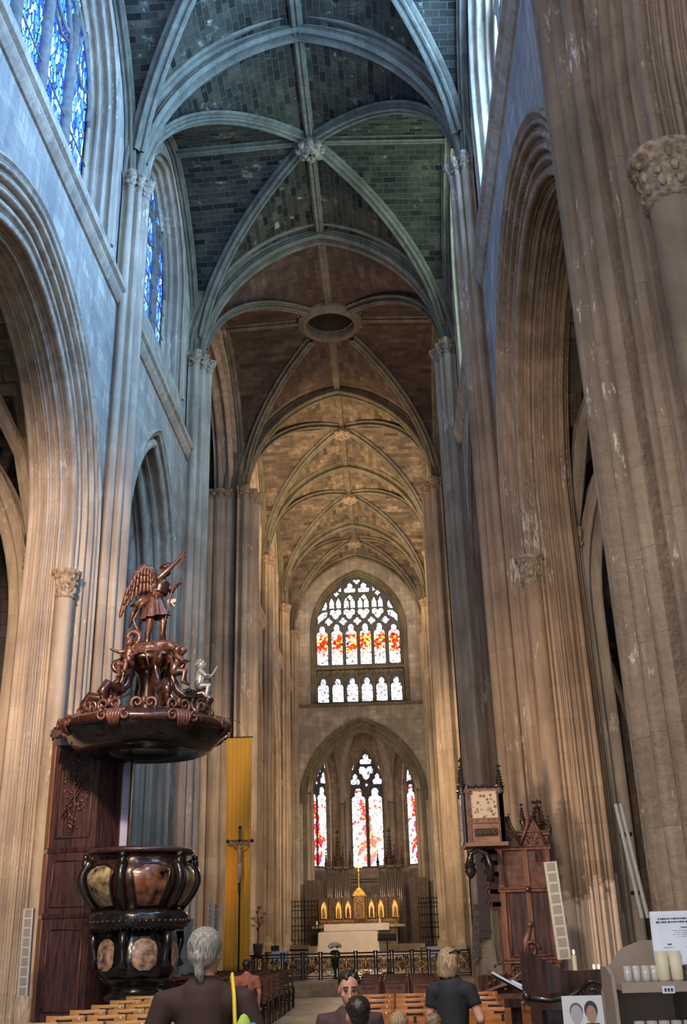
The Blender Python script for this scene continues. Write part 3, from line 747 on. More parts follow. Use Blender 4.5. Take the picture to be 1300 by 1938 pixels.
M['glasseast'] = glass_mat('white and red figured glass', WS, 7.0, 1.7, colorize=color_big, lead=.085, dark=.03)
M['glassapse'] = glass_mat('white glass with red figures', WS, 7.5, 1.7, colorize=color_band, lead=.085, dark=.03)

def quatre(cx, cz, r, n=4, a0=PI/4, k=.55, m=28):
    """cusped foil outline"""
    out = []
    for i in range(m):
        a = 2*PI*i/m; b = abs(math.cos((a-a0)*n/2)); out.append((cx+r*(k+(1-k)*b**.7)*math.cos(a), cz+r*(k+(1-k)*b**.7)*math.sin(a)))
    return out
def heart(cx, cz, w, h):
    return [(cx+w*x, cz+h*z) for x, z in [(0, -.5), (.22, -.32), (.28, -.1), (.46, -.02), (.5, .25), (.38, .46), (.15, .46), (0, .3), (-.15, .46), (-.38, .46), (-.5, .25), (-.46, -.02), (-.28, -.1), (-.22, -.32)]]
def trefup(cx, cz, w, h):
    return [(cx+w*x, cz+h*z) for x, z in [(-.4, -.45), (.4, -.45), (.5, -.25), (.44, -.02), (.24, .02), (.24, .3), (0, .5), (-.24, .3), (-.24, .02), (-.44, -.02), (-.5, -.25)]]
def light(cx, z0, w, zt, head):
    hw = w/2
    return [(cx-hw, z0), (cx+hw, z0), (cx+hw, zt), (cx+hw*.85, zt+head*.18), (cx+hw*.5, zt+head*.28), (cx+hw*.55, zt+head*.7), (cx+hw*.3, zt+head*.95), (cx, zt+head), (cx-hw*.3, zt+head*.95), (cx-hw*.55, zt+head*.7), (cx-hw*.5, zt+head*.28), (cx-hw*.85, zt+head*.18), (cx-hw, zt)]
def traceried(islands, outline, glass, loc, rz=0, depth=.12):
    """stone plate with the glazed openings set in its face"""
    win_n[0] += 1
    root = empty('window_%d' % win_n[0], loc, rz); struct(root)
    t = MB(); t.prism(outline, lambda u, v: (u, 0, v), lambda u, v: (u, .25, v)); t.build('tracery', 'lead', root)
    g = MB()
    for isl in islands: g.prism(isl, lambda u, v: (u, -.025, v), lambda u, v: (u, .02, v))
    g.build('glass', glass, root, fix=True)
    # raised mouldings around each opening
    e = MB()
    for isl in islands:
        c = (sum(p[0] for p in isl)/len(isl), sum(p[1] for p in isl)/len(isl))
        e.tube([(u, -.03, v) for u, v in isl]+[(isl[0][0], -.03, isl[0][1])], .022, 4)
    e.build('leadwork', 'lead', root)
    return root
YE = 62.9
def big_islands():
    S = .0303; SZ = .0106/.0103*.0103; I = []
    zx = lambda x: (x-574)*.0103; zz = lambda y: (660-y)*.01063
    for i, x in enumerate((348, 440, 530, 620, 708, 800)):
        c = zx(x); hd = zz(400) if i not in (0, 5) else zz(410)
        I.append(light(c, .05, .74, zz(460), hd-zz(460)))
    for x in (390, 482, 572, 662, 750): I.append(quatre(zx(x), zz(384), .27, a0=0))
    for x in (435, 523, 613, 703): I.append(heart(zx(x), zz(338), .8, .74))
    for sg in (-1, 1):
        I.append([(sg*2.3+zx(574), zz(372)), (sg*2.6, zz(395)), (sg*2.62, zz(350)), (sg*2.3, zz(322)), (sg*1.95, zz(320)), (sg*2.0, zz(352))])
        I.append([(sg*2.05, zz(310)), (sg*2.35, zz(310)), (sg*2.2, zz(280)), (sg*2.05, zz(255)), (sg*1.95, zz(285))])
        I.append([(sg*1.28, zz(190)), (sg*1.02, zz(195)), (sg*1.05, zz(165))])
        I.append(quatre(sg*1.36, zz(207), .19, a0=0))
        I.append(trefup(sg*.46, zz(170), .8, .72)); I.append(quatre(sg*.46, zz(232), .2, a0=0))
    for x in (412, 455, 505, 545, 593, 632, 682, 722):
        c = zx(x); b = 300; t = 262
        I.append([(c-.17, zz(b)), (c+.17, zz(b)), (c+.17, zz(t)), (c, zz(t-32)), (c-.17, zz(t))])
    I.append(heart(zx(567)+.07, zz(132), .5, .36))
    return I
def east_end():
    global tr
    # wall
    mb = MB(); P = lambda y, z, d: (y, YE+d, z)
    wall_with_arch(mb, 3.72, 8.8, 4.9, -4.6, 4.6, 14.7, P)
    # above the ledge: a deep recess with lights and the great window
    mb.add([(-4.6, YE, 14.7), (-3.15, YE, 14.7), (-3.15, YE, 17.3), (-4.6, YE, 17.3)], [(0, 1, 2, 3)], [[(-4.6, 14.7), (-3.15, 14.7), (-3.15, 17.3), (-4.6, 17.3)]])
    mb.add([(4.6, YE, 14.7), (3.15, YE, 14.7), (3.15, YE, 17.3), (4.6, YE, 17.3)], [(3, 2, 1, 0)], [[(4.6, 17.3), (3.15, 17.3), (3.15, 14.7), (4.6, 14.7)]])
    wall_with_arch(mb, 3.15, 19.6, 4.1, -4.6, 4.6, 26.0, P, z0=17.3)
    mb.add([(-3.2, YE+.8, 14.6), (3.2, YE+.8, 14.6), (3.2, YE+.8, 26), (-3.2, YE+.8, 26)], [(0, 1, 2, 3)], [[(-3, 14.6), (3, 14.6), (3, 26), (-3, 26)]])
    struct(mb.build('wall_east', 'wall'))
    mb = MB()
    pr_ = mold([(0, 0), (.2, .12), (.5, .35)], [('f', .05), ('h', .15), ('r', .14), ('h', .15), ('k', .1), ('h', .1)], side=-1, n=5)
    sweep_arch(mb, pr_, 3.15, 19.6, 4.1, P, z0=14.7)
    pr_ = mold([(0, 0), (.3, .2), (.6, .42), (1.1, .45)], [('f', .05), ('h', .15), ('r', .14), ('h', .15), ('k', .1), ('h', .15), ('r', .2), ('h', .1), ('r', .12)], side=-1, n=5)
    sweep_arch(mb, pr_, 3.72, 8.8, 4.9, P)
    hood = [(0, -.2), (-.12, -.18), (-.16, -.08), (0, .02)]
    sweep_arch(mb, hood, 3.72, 8.8, 4.9, P, z0=8.8)
    # ledges
    for z, x, k in ((14.62, 4.5, .18), (17.1, 3.1, -.35)):
        y = YE-k
        mb.add([(-x, YE+.8, z), (x, YE+.8, z), (x, y, z), (-x, y, z), (-x, y, z+.16), (x, y, z+.16), (x, YE+.8, z+.34), (-x, YE+.8, z+.34)], [(0, 1, 2, 3)[::-1], (3, 2, 5, 4), (4, 5, 6, 7)])
    struct(mb.build('trim_%d' % tr, 'rib')); tr += 1
    out = full_arch(2.82, 19.4, 3.9, 0, 14, 17.3)
    traceried(big_islands(), [(y, z-17.35) for y, z in out], 'glasseast', (-.05, YE+.5, 17.35))
    isl = []
    for i in range(6):
        c = -2.32+.93*i
        isl.append([(c-.36, .1), (c+.36, .1), (c+.36, 1.05), (c+.28, 1.22), (c+.15, 1.22), (c+.2, 1.42), (c+.1, 1.6), (c, 1.62), (c-.1, 1.6), (c-.2, 1.42), (c-.15, 1.22), (c-.28, 1.22), (c-.36, 1.05)])
    traceried(isl, [(-3.0, 0), (3.0, 0), (3.0, 1.95), (-3.0, 1.95)], 'glasschoir2', (-.05, YE+.5, 14.9))
    t = MB()
    for i in range(7): t.tube([(-2.78+.93*i-.05, YE+.42, 14.9), (-2.78+.93*i-.05, YE+.42, 17.0)], .06, 6)
    for i in range(6):
        c = -2.37+.93*i
        t.tube([(c-.46, YE+.42, 16.3), (c-.3, YE+.42, 16.75), (c, YE+.42, 17.05), (c+.3, YE+.42, 16.75), (c+.46, YE+.42, 16.3)], .05, 6)
    struct(t.build('trim_%d' % tr, 'rib', smooth=True)); tr += 1
    # apse
    V = [(-3.6, 63.5), (-3.95, 66.3), (-1.75, 69.6), (1.75, 69.6), (3.95, 66.3), (3.6, 63.5)]
    mb = MB()
    def face(i, s, z0, zs, h):
        a, b = Vector((*V[i], 0)), Vector((*V[i+1], 0)); c = (a+b)/2; t = (b-a).normalized(); L = (b-a).length/2
        nrm = Vector((-t.y, t.x, 0))
        pl = lambda y, z, d: tuple(c+t*y+nrm*d+Vector((0, 0, z)))
        wall_with_arch(mb, s, zs, h, -L, L, 15.2, pl, z0=z0)
        mb.add([pl(-L, 0, 0), pl(L, 0, 0), pl(L, z0, 0), pl(-L, z0, 0)], [(0, 1, 2, 3)], [[(-L, 0), (L, 0), (L, z0), (-L, z0)]])
        q = [(0, 0), (.2, .1), (.35, .12), (.6, .3)]
        sweep_arch(tm, mold(q, [('h', .15), ('r', .14), ('h', .15), ('r', .15)], side=-1, n=5), s, zs, h, pl, z0=z0)
        tm.add([pl(-s, z0, 0), pl(s, z0, 0), pl(s, z0+.3, .6), pl(-s, z0+.3, .6)], [(0, 1, 2, 3)])
        return c+nrm*.5, math.atan2(t.y, t.x)
    tm = MB(); wins = []
    for i in range(5):
        if i in (1, 2, 3): wins.append(face(i, 1.4 if i == 2 else 1.3, 5.2, 10.3, 3.1))
        else:
            a, b = V[i], V[i+1]; mb.add([(*a, 0), (*b, 0), (*b, 15.2), (*a, 15.2)], [(0, 1, 2, 3)], [[(0, 0), (3, 0), (3, 15), (0, 15)]])
    # outside shell
    mb.add([(-6, 64, 0), (-6, 71.5, 0), (6, 71.5, 0), (6, 64, 0), (-6, 64, 18), (-6, 71.5, 18), (6, 71.5, 18), (6, 64, 18)], [(0, 1, 5, 4), (1, 2, 6, 5), (2, 3, 7, 6), (4, 5, 6, 7)])
    struct(mb.build('wall_east', 'apsewall')); struct(tm.build('trim_%d' % tr, 'apsewall')); tr += 1
    for (c, rz), k in zip(wins, range(3)):
        I = []; w = .5
        for sg in (-1, 1): I.append(light(sg*.56, .05, .94, 4.35, .72))
        I.append(heart(0, 6.05, 1.0, .98)); 
        for sg in (-1, 1): I.append(trefup(sg*.75, 5.65, .66, .8)); I.append([(sg*.98, 6.3), (sg*.86, 6.75), (sg*.78, 6.62), (sg*.88, 6.25)])
        I.append(trefup(0, 6.98, .86, .76)); I.append([(-.12, 5.3), (0, 5.12), (.12, 5.3), (0, 5.4)])
        out = full_arch(1.2, 10.3, 2.9, 0, 12, 5.45)
        traceried(I, [(y, z-5.45) for y, z in out], 'glassapse', (c.x, c.y-.05 if k == 1 else c.y, 5.45), rz)
    # ribs and webs
    B = Vector((0, 65.2, 14.6)); R_ = MB(); Wb = MB(); curves = []
    for x, y in V:
        p0 = Vector((x*.96, y-.12, 9.5)); q = []
        for i in range(13):
            t = i/12; q.append(Vector((p0.x+(B.x-p0.x)*(1-math.cos(t*PI/2)), p0.y+(B.y-p0.y)*(1-math.cos(t*PI/2)), p0.z+(B.z-p0.z)*math.sin(t*PI/2))))
        curves.append(q); R_.tube([(p0.x, p0.y, 0), (p0.x, p0.y, 5), (p0.x, p0.y, 9.4)], .2, 8); R_.tube(q, [.2]*10+[.17]*3, 8)
        for k in (-1, 1):
            R_.tube([(p0.x+k*.27, p0.y+.06, 0), (p0.x+k*.27, p0.y+.06, 9.6)], .11, 6)
            R_.tube([p+Vector((k*.2, .1, .05)) for p in q[:10]], .1, 6)
    for a, b in zip(curves, curves[1:]):
        rows = []
        for pa, pb, i in zip(a, b, range(13)):
            t = i/12; rows.append([pa.lerp(pb, k/8)+Vector((0, 0, (1-t)*0+4*(k/8)*(1-k/8)*(5.0*(1-t)**1.0))) + (pa.lerp(pb, .5)-B)*0 for k in range(9)])
        Wb.grid(rows, [k*.4 for k in range(9)], [i*.5 for i in range(13)])
    struct(R_.build('trim_%d' % tr, 'mould', smooth=True)); tr += 1
    struct(Wb.build('ceiling', 'apsewall'))
M['glasschoir2'] = glass_mat('white leaded quarries', WS, 7.0, 1.8, lead=.09, dark=.05)
M['apsewall'] = stone('apse limestone', (.34, .28, .22, 1), (.48, .4, .32, 1), (.2, .16, .13, 1), bw=.8, bh=.36, var=.25)
east_end()
# choir platform and steps: the altar stands well above the nave floor
mb = MB()
for y, z in ((29.9, .15), (30.5, .30)):
    st = MB(); st.box2((-4.6, y, z-.15), (4.6, y+.62, z+.003)); struct(st.build('floor', 'step')); mb.box2((-4.6, y+.6, z-.15), (4.6, 41, z))
for y, z in ((41.0, .45), (41.4, .60)): mb.box2((-4.9, y, 0), (4.9, 76, z))
mb.box2((-4, 57.6, .6), (4, 69, .75)); mb.box2((-3.4, 58.0, .75), (3.4, 69, .9))
struct(mb.build('floor', 'floor'))
# ================================================================ MATERIALS FOR THINGS
M['walnut'] = plain('dark polished wood', (.045, .018, .012, 1), .28, noise=.4, scale=4, stretch=(6, 6, .8), coat=.4, bump=.1)
M['mahog'] = plain('mahogany panel wood', (.055, .024, .026, 1), .4, noise=.4, scale=4, stretch=(6, 6, .6), coat=.2, bump=.1)
M['redwood'] = plain('reddish carved wood', (.11, .045, .032, 1), .42, noise=.35, scale=9, stretch=(3, 3, 1), coat=.2)
M['oak'] = plain('brown oak', (.15, .055, .03, 1), .45, noise=.35, scale=4, stretch=(6, 6, .6), coat=.1, bump=.1)
M['orangeoak'] = plain('orange brown oak', (.26, .10, .04, 1), .5, noise=.3, scale=4, stretch=(6, 6, .6))
M['ebony'] = plain('blackened carved wood', (.018, .014, .014, 1), .25, noise=.3, scale=8, coat=.5)
M['marble'] = plain('ochre veined marble', (.34, .26, .14, 1), .25, noise=.6, scale=7, coat=.4)
M['marblered'] = plain('red brown marble', (.22, .09, .05, 1), .22, noise=.6, scale=6, coat=.5)
M['marblepink'] = plain('green and pink marble', (.32, .20, .14, 1), .25, noise=.8, scale=9, coat=.4)
M['blonde'] = plain('honey coloured beech', (.55, .27, .09, 1), .42, noise=.2, scale=5, stretch=(1, 6, 6))
M['orangewood'] = plain('orange varnished beech', (.50, .19, .06, 1), .38, noise=.2, scale=5, stretch=(1, 6, 6), coat=.2)
M['darkchair'] = plain('dark brown chair wood', (.07, .028, .018, 1), .35, noise=.3, scale=6, coat=.2)
M['iron'] = plain('black wrought iron', (.012, .012, .014, 1), .45, metal=.6, noise=.2)
M['gilt'] = plain('worn gilding', (.55, .33, .09, 1), .38, metal=.75, noise=.35, scale=10)
M['giltdark'] = plain('dark bronze gilding', (.22, .13, .06, 1), .45, metal=.6, noise=.4, scale=14)
M['tin'] = plain('organ pipe tin', (.42, .38, .33, 1), .35, metal=.7, noise=.15)
M['organwood'] = plain('dark organ case wood', (.07, .04, .028, 1), .5, noise=.3, scale=8)
M['linen'] = plain('white altar linen', (.75, .72, .7, 1), .9, noise=.05, scale=3, spec=.1)
M['paper'] = plain('white paper', (.72, .78, .9, 1), .8, noise=.02, spec=.1)
M['ink'] = plain('printed ink', (.05, .06, .08, 1), .8, noise=.02)
M['speakerbody'] = plain('pale grey enamel', (.42, .42, .4, 1), .5, noise=.06)
M['speakergrille'] = plain('beige speaker cloth', (.26, .25, .22, 1), .8, noise=.15, scale=60)
M['darkboard'] = plain('dull mauve grey board', (.10, .08, .09, 1), .7, noise=.1)
M['greyboard'] = plain('grey stained board', (.16, .15, .14, 1), .8, noise=.3)
M['cardboard'] = plain('beige laminated board', (.36, .29, .24, 1), .7, noise=.05)
M['candle'] = plain('cream wax', (.72, .66, .48, 1), .45, noise=.04)
M['candleglass'] = plain('frosted candle glass', (.55, .52, .5, 1), .15, noise=.05, coat=.6)
M['leaf'] = plain('dark green leaves', (.03, .10, .03, 1), .5, noise=.5, scale=20)
M['petal'] = plain('white petals', (.85, .83, .8, 1), .7, noise=.1, scale=30)
M['terracotta'] = plain('grey clay pot', (.12, .10, .09, 1), .7)
M['ivory'] = plain('pale carved figure', (.42, .33, .24, 1), .5, noise=.2)
M['black'] = plain('matte black', (.01, .01, .012, 1), .6)
M['crimson'] = plain('red cloth', (.25, .02, .02, 1), .8)
M['pinkprint'] = plain('magenta print', (.55, .03, .16, 1), .6, noise=.02)
M['greyprint'] = plain('light grey print', (.45, .47, .5, 1), .6, noise=.02)
M['skinprint'] = plain('tan print', (.45, .26, .2, 1), .6, noise=.02)
M['posterwhite'] = plain('white poster board', (.7, .74, .78, 1), .5, noise=.01)
def yellowcloth():
    m, nt, b = newmat('golden yellow satin'); b.inputs['Base Color'].default_value = (.85, .42, .03, 1); b.inputs['Roughness'].default_value = .6
    b.inputs['Sheen Weight'].default_value = .3; return m
M['yellow'] = yellowcloth()
def flame():
    m, nt, b = newmat('candle flame'); b.inputs['Emission Color'].default_value = (1, .5, .15, 1); b.inputs['Emission Strength'].default_value = 12; return m
M['flame'] = flame()
Rx = lambda a: Matrix.Rotation(a, 3, 'X')
Ry = lambda a: Matrix.Rotation(a, 3, 'Y')
Rz = lambda a: Matrix.Rotation(a, 3, 'Z')
def remesh(o, vox, smooth=3):
    m = o.modifiers.new('remesh', 'REMESH'); m.mode = 'VOXEL'; m.voxel_size = vox; m.use_smooth_shade = True
    if smooth: s = o.modifiers.new('smooth', 'SMOOTH'); s.iterations = smooth; s.factor = .5
    return o

# ---------------------------------------------------------------- PULPIT
def frame_panel(mb, pl, w, h, r=.022, arch=False):
    """raised moulding round a panel; pl(u,v,d)->3D"""
    p = [(-w/2, 0), (w/2, 0), (w/2, h)] + ([] if not arch else [(w*.45, h*1.03), (w*.3, h*1.07), (w*.15, h*1.1), (0, h*1.12), (-w*.15, h*1.1), (-w*.3, h*1.07), (-w*.45, h*1.03)]) + [(-w/2, h), (-w/2, 0)]
    mb.tube([pl(u, v, .01) for u, v in p], r, 5)
def pulpit():
    px, py = -2.52, 17.6
    root = empty('pulpit', (px, py, 0), 0, 'round bulging dark wood pulpit with marble panels, in front of the left nave pier', 'pulpit')
    def lob(a): return 1+.035*math.cos(8*a)
    s = MB()
    s.lathe([(.02, .0), (.62, 0), (.62, .12), (.5, .2), (.34, .3), (.3, .55), (.36, .62), (.46, .66), (.5, .72), (.44, .78), (.36, .84), (.42, .9), (.52, .95), (.56, 1.0)], n=48)
    s.build('foot', 'ebony', root, smooth=True)
    s = MB(); s.lathe([(.5, .98), (.55, 1.02), (.62, 1.15), (.63, 1.3), (.58, 1.45), (.5, 1.6), (.52, 1.66), (.66, 1.72), (.7, 1.76)], n=48, lobes=lob)
    s.build('lower_bowl', 'ebony', root, smooth=True)
    s = MB(); s.lathe([(.6, 1.7), (.76, 1.74), (.8, 1.8), (.78, 1.86), (.8, 1.9), (.74, 1.98), (.62, 2.02)], n=64, lobes=lambda a: 1+.04*abs(math.cos(4*a)))
    for k in range(48):
        a = 2*PI*k/48; s.ball((.81*math.cos(a), .81*math.sin(a), 1.83), (.04, .04, .035), 6, 4)
        s.ball((.72*math.cos(a), .72*math.sin(a), 1.72), (.03, .03, .025), 6, 4)
    s.build('skirt_moulding', 'ebony', root, smooth=True)
    prof = [(.6, 2.0), (.68, 2.1), (.8, 2.25), (.87, 2.42), (.87, 2.55), (.8, 2.68), (.74, 2.76), (.74, 2.84), (.82, 2.88)]
    s = MB(); s.lathe(prof, n=64, lobes=lob); s.lathe([(.74, 2.84), (.7, 2.84), (.66, 2.2), (0.01, 2.15)], n=32)
    s.build('basin', 'walnut', root, smooth=True)
    s = MB(); s.lathe([(.74, 2.86), (.84, 2.86), (.88, 2.89), (.86, 2.94), (.8, 2.96), (.72, 2.95), (.7, 2.88)], n=48); s.build('rim', 'mahog', root, smooth=True)
    # marble panels: curved shields following the bulge
    def rad(z):
        for (r0, z0), (r1, z1) in zip(prof, prof[1:]):
            if z0 <= z <= z1: return r0+(r1-r0)*(z-z0)/(z1-z0)
        return .7
    mats = ['marble', 'marblered', 'marble', 'marblered', 'marble', 'marblered']
    for k in range(6):
        ac = -PI/2-.62+1.05*k
        mb = MB(); rows = []
        for i in range(11):
            t = i/10; z = 2.07+.62*t
            wv = .36*(.72+.28*t) if t < .75 else .36*math.sqrt(max(0.02, 1-((t-.75)/.27)**2))
            rows.append([( (rad(z)+.035)*1.0*math.cos(ac+wv*u), (rad(z)+.035)*math.sin(ac+wv*u), z) for u in [-1+j/4 for j in range(9)]])
        mb.grid(rows); p = mb.build('marble_panel', mats[k], root, smooth=True)
        fr = MB(); fr.tube([r[0] for r in rows]+[rows[-1][4]]+[r[-1] for r in rows[::-1]]+[rows[0][0]], .022, 6); fr.build('panel_frame', 'ebony', p, smooth=True)
        # small lower panels
        mb = MB(); rows = []
        for i in range(9):
            t = i/8; z = 1.12+.46*t; r = .67 - .1*(t-.35)**2
            wv = .30*math.sqrt(max(.03, 1-((t-.5)/.52)**4))
            rows.append([((r)*math.cos(ac+wv*u), (r)*math.sin(ac+wv*u), z) for u in [-1+j/4 for j in range(9)]])
        mb.grid(rows); mb.build('marble_panel', 'marblepink', root, smooth=True)
        # consoles between the panels
        b = MB(); a = ac+.525
        q = [((rad(z)+.09)*math.cos(a), (rad(z)+.09)*math.sin(a), z) for z in [2.02+.07*i for i in range(12)]]
        b.tube(q, [.05, .055, .06, .06, .065, .07, .075, .075, .07, .07, .08, .05], 8)
        b.ball(((rad(2.7)+.13)*math.cos(a), (rad(2.7)+.13)*math.sin(a), 2.72), (.07, .07, .09), 8, 6)
        b.ball(((rad(2.7)+.13)*math.cos(a), (rad(2.7)+.13)*math.sin(a), 2.82), .055, 8, 6)
        b.tube([(.7*math.cos(a), .7*math.sin(a), 1.68), (.72*math.cos(a), .72*math.sin(a), 1.5), (.66*math.cos(a), .66*math.sin(a), 1.3), (.7*math.cos(a), .7*math.sin(a), 1.15)], [.07, .06, .05, .09], 8)
        b.build('console', 'ebony', root, smooth=True)
    return root
pulpit()
def staircase_tower():
    root = empty('pulpit_stair_tower', (-4.0, 18.6, 0), 0, 'tall dark panelled wooden stair tower of the pulpit, against the left pier', 'stair tower')
    P = [(-4.66, 18.95), (-4.36, 18.35), (-3.5, 18.2), (-3.22, 18.75), (-3.22, 19.5), (-4.66, 19.5)]
    loc = lambda x, y, z: (x+4.0, y-18.6, z)
    mb = MB(); mb.prism(P[1:6]+[P[0]], lambda u, v: loc(u, v, .35), lambda u, v: loc(u, v, 5.02)); body = mb.build('body', 'mahog', root, fix=True)
    b = MB()
    for z0, z1, k in ((.0, .35, 1.04), (1.93, 2.0, 1.03), (3.0, 3.08, 1.03), (5.0, 5.06, 1.03), (5.06, 5.12, 1.08), (5.12, 5.2, 1.13)):
        q = [(-3.9+(x+3.9)*k, 18.8+(y-18.8)*k) for x, y in P]
        b = MB(); b.prism(q, lambda u, v: loc(u, v, z0), lambda u, v: loc(u, v, z1)); b.build('moulding', 'walnut', root, fix=True)
    # facing boards of the left narrow side, redder
    a, c = Vector((-4.66, 18.95, 0)), Vector((-4.36, 18.35, 0)); t = (c-a).normalized(); n = Vector((t.y, -t.x, 0)); n = n if n.y < 0 else -n
    mb = MB(); 
    for z0, z1 in ((.36, 1.92), (2.01, 2.99), (3.09, 4.99)):
        mb.prism([(.02, z0), ((c-a).length-.02, z0), ((c-a).length-.02, z1), (.02, z1)], lambda u, v: tuple(a+t*u+n*.0+Vector((4, -18.6, v))), lambda u, v: tuple(a+t*u+n*.02+Vector((4, -18.6, v))))
    mb.build('side_board', 'orangeoak', root, fix=True)
    a, c = Vector((-4.36, 18.35, 0)), Vector((-3.5, 18.2, 0)); t = (c-a).normalized(); n = Vector((t.y, -t.x, 0)); mid = (a+c)/2
    pl = lambda u, v, d: tuple(mid+t*u+n*d+Vector((4, -18.6, v)))
    for z0, h, ar in ((.5, 1.25, False), (2.12, .74, False), (3.25, 1.35, True)):
        f = MB(); frame_panel(f, lambda u, v, d: pl(u, v+z0, d), .64, h, .018, ar); fo = f.build('panel_frame', 'redwood', root, smooth=True)
    # carved trophy in the upper panel: crossed staves, ribbon, foliage
    f = MB(); rnd = random.Random(4)
    f.tube([pl(-.22, 3.6, .03), pl(.2, 4.35, .03)], .012, 5); f.tube([pl(-.18, 3.55, .03), pl(.24, 4.3, .03)], .01, 5)
    f.tube([pl(0, 3.35, .03), pl(.02, 3.8, .035), pl(-.02, 4.2, .03), pl(0, 4.75, .03)], .014, 5)
    for k in range(70):
        v = 3.4+1.3*rnd.random(); u = (rnd.random()-.5)*(.5 if 3.8 < v < 4.4 else .22)
        f.ball(pl(u, v, .01), (.012+.03*rnd.random(), .015, .012+.03*rnd.random()), 6, 4)
    for sg in (-1, 1):
        f.spiral(pl(sg*.17, 4.55, .02), .1, .02, 1.2, .012, .008, t, (0, 0, 1), a0=1, n=16, k=5); f.spiral(pl(sg*.13, 3.75, .02), .07, .01, 1.3, .01, .008, t, (0, 0, 1), n=14, k=5)
    f.tube([pl(-.2, 4.85, .03), pl(-.1, 4.93, .04), pl(0, 4.98, .05), pl(.1, 4.93, .04), pl(.2, 4.85, .03)], .022, 6)
    f.build('carved_trophy', 'redwood', root, smooth=True)
    # backboard linking to the sounding board, polished
    mb = MB(); mb.box2((.80, .0, 3.0), (1.0, .06, 5.0)); bb = mb.build('backboard', 'walnut', root); bb['label'] = 'dark backboard'
    mb = MB(); mb.prism([(.83, 3.1), (.96, 3.05), (.96, 4.55), (.93, 4.62), (.93, 4.85), (.88, 4.85), (.88, 4.62), (.83, 4.5)], lambda u, v: (u, -.012, v), lambda u, v: (u, .02, v)); p = mb.build('painted_reflection', 'bluereflection', bb, fix=True); p['label'] = 'painted pale blue window reflection'  # pale blue strip paints the window's reflection on the polished board
M['bluereflection'] = plain('painted pale blue reflection', (.35, .38, .6, 1), .3, noise=.06, coat=.4)
staircase_tower()
def sounding_board():
    cx, cy = -2.6, 17.75
    root = empty('sounding_board', (cx, cy, 4.55), 0, 'broad dark carved wooden sounding board with scrolled crown, hanging over the pulpit', 'pulpit canopy')
    z0 = 0
    s = MB(); s.lathe([(.01, .10), (.5, .1), (.62, .04), (.9, .06), (1.0, .0), (1.15, .05), (1.3, .2), (1.36, .26), (1.42, .3), (1.47, .4), (1.42, .5), (1.36, .54), (1.1, .62), (.6, .72), (.01, .76)], n=64, lobes=lambda a: 1+.015*math.cos(8*a))
    s.build('canopy_disc', 'ebony', root, smooth=True)
    s = MB(); s.lathe([(1.36, .33), (1.46, .34), (1.5, .42), (1.44, .5), (1.36, .5)], n=64)
    s.build('cornice', 'walnut', root, smooth=True)
    s = MB()
    for z, r in ((.06, .62), (.05, 1.02), (.2, 1.24)): s.lathe([(r-.03, z), (r, z-.05), (r+.04, z)], n=48)
    s.build('soffit_mouldings', 'walnut', root, smooth=True)
    s = MB(); s.box2((-1.55, -.1, .2), (-1.0, .9, .55)); s.box2((-1.62, -.16, .34), (-1.0, .95, .46)); s.build('wall_bracket', 'walnut', root)
    # clasps round the rim
    for k in range(8):
        a = -PI/2-.12+2*PI*k/8; u = Vector((math.cos(a), math.sin(a), 0)); w = Vector((-u.y, u.x, 0)); c = MB()
        for j in range(5):
            off = w*(.07*(j-2)*.7)
            c.tube([u*1.34+off*1.2+Vector((0, 0, .56)), u*1.46+off+Vector((0, 0, .5)), u*1.52+off+Vector((0, 0, .41)), u*1.46+off*.7+Vector((0, 0, .3)), u*1.36+off*.5+Vector((0, 0, .24))], [.02, .035, .04, .03, .02], 6)
        for sg in (-1, 1): c.spiral(tuple(u*1.49+w*(sg*.2)+Vector((0, 0, .42))), .09, .02, 1.2, .03, .02, w, (0, 0, 1), a0=PI/2 if sg > 0 else PI/2, n=14, k=6)
        c.build('clasp', 'redwood', root, smooth=True)
    # six great volutes rising to the pedestal, two-part scroll each
    for k in range(6):
        a = -PI/2+.55+2*PI*k/6; u = Vector((math.cos(a), math.sin(a), 0)); c = MB()
        q = [(1.02, .78), (1.12, .92), (1.02, 1.06), (.85, 1.02), (.7, 1.0), (.55, 1.12), (.45, 1.35), (.42, 1.6), (.48, 1.75)]
        c.tube([tuple(u*r+Vector((0, 0, z))) for r, z in q], [.07, .09, .1, .085, .08, .08, .075, .07, .08], 8)
        c.spiral(tuple(u*.98+Vector((0, 0, .86))), .19, .04, 1.6, .06, .05, u, (0, 0, 1), a0=PI*.6, n=24, k=7)
        c.spiral(tuple(u*.55+Vector((0, 0, 1.62))), .13, .03, 1.3, .05, .04, u, (0, 0, 1), a0=PI, n=18, k=7)
        for j in range(7):
            t = j/6; r = .62+.4*t; c.ball(tuple(u*r+Vector((0, 0, 1.04+.06*math.sin(t*5)))), (.07, .07, .06), 7, 5)
        c.build('volute', 'walnut', root, smooth=True)
    # ring of small crestings between
    for k in range(12):
        a = 2*PI*k/12+.2; u = Vector((math.cos(a), math.sin(a), 0)); w = Vector((-u.y, u.x, 0)); c = MB()
        for sg in (-1, 1): c.spiral(tuple(u*1.16+w*(sg*.11)+Vector((0, 0, .68))), .11, .02, 1.2, .035, .02, w*sg, (0, 0, 1), a0=-PI*.3, n=16, k=6)
        c.ball(tuple(u*1.16+Vector((0, 0, .72))), (.05, .05, .08), 7, 5)
        c.build('cresting', 'redwood', root, smooth=True)
    s = MB(); s.lathe([(.16, .7), (.14, 1.2), (.18, 1.4), (.3, 1.55), (.46, 1.62), (.5, 1.66), (.44, 1.7), (.5, 1.73), (.52, 1.77), (.4, 1.8), (.01, 1.81)], n=32); s.build('pedestal', 'walnut', root, smooth=True)
    return root
sounding_board()
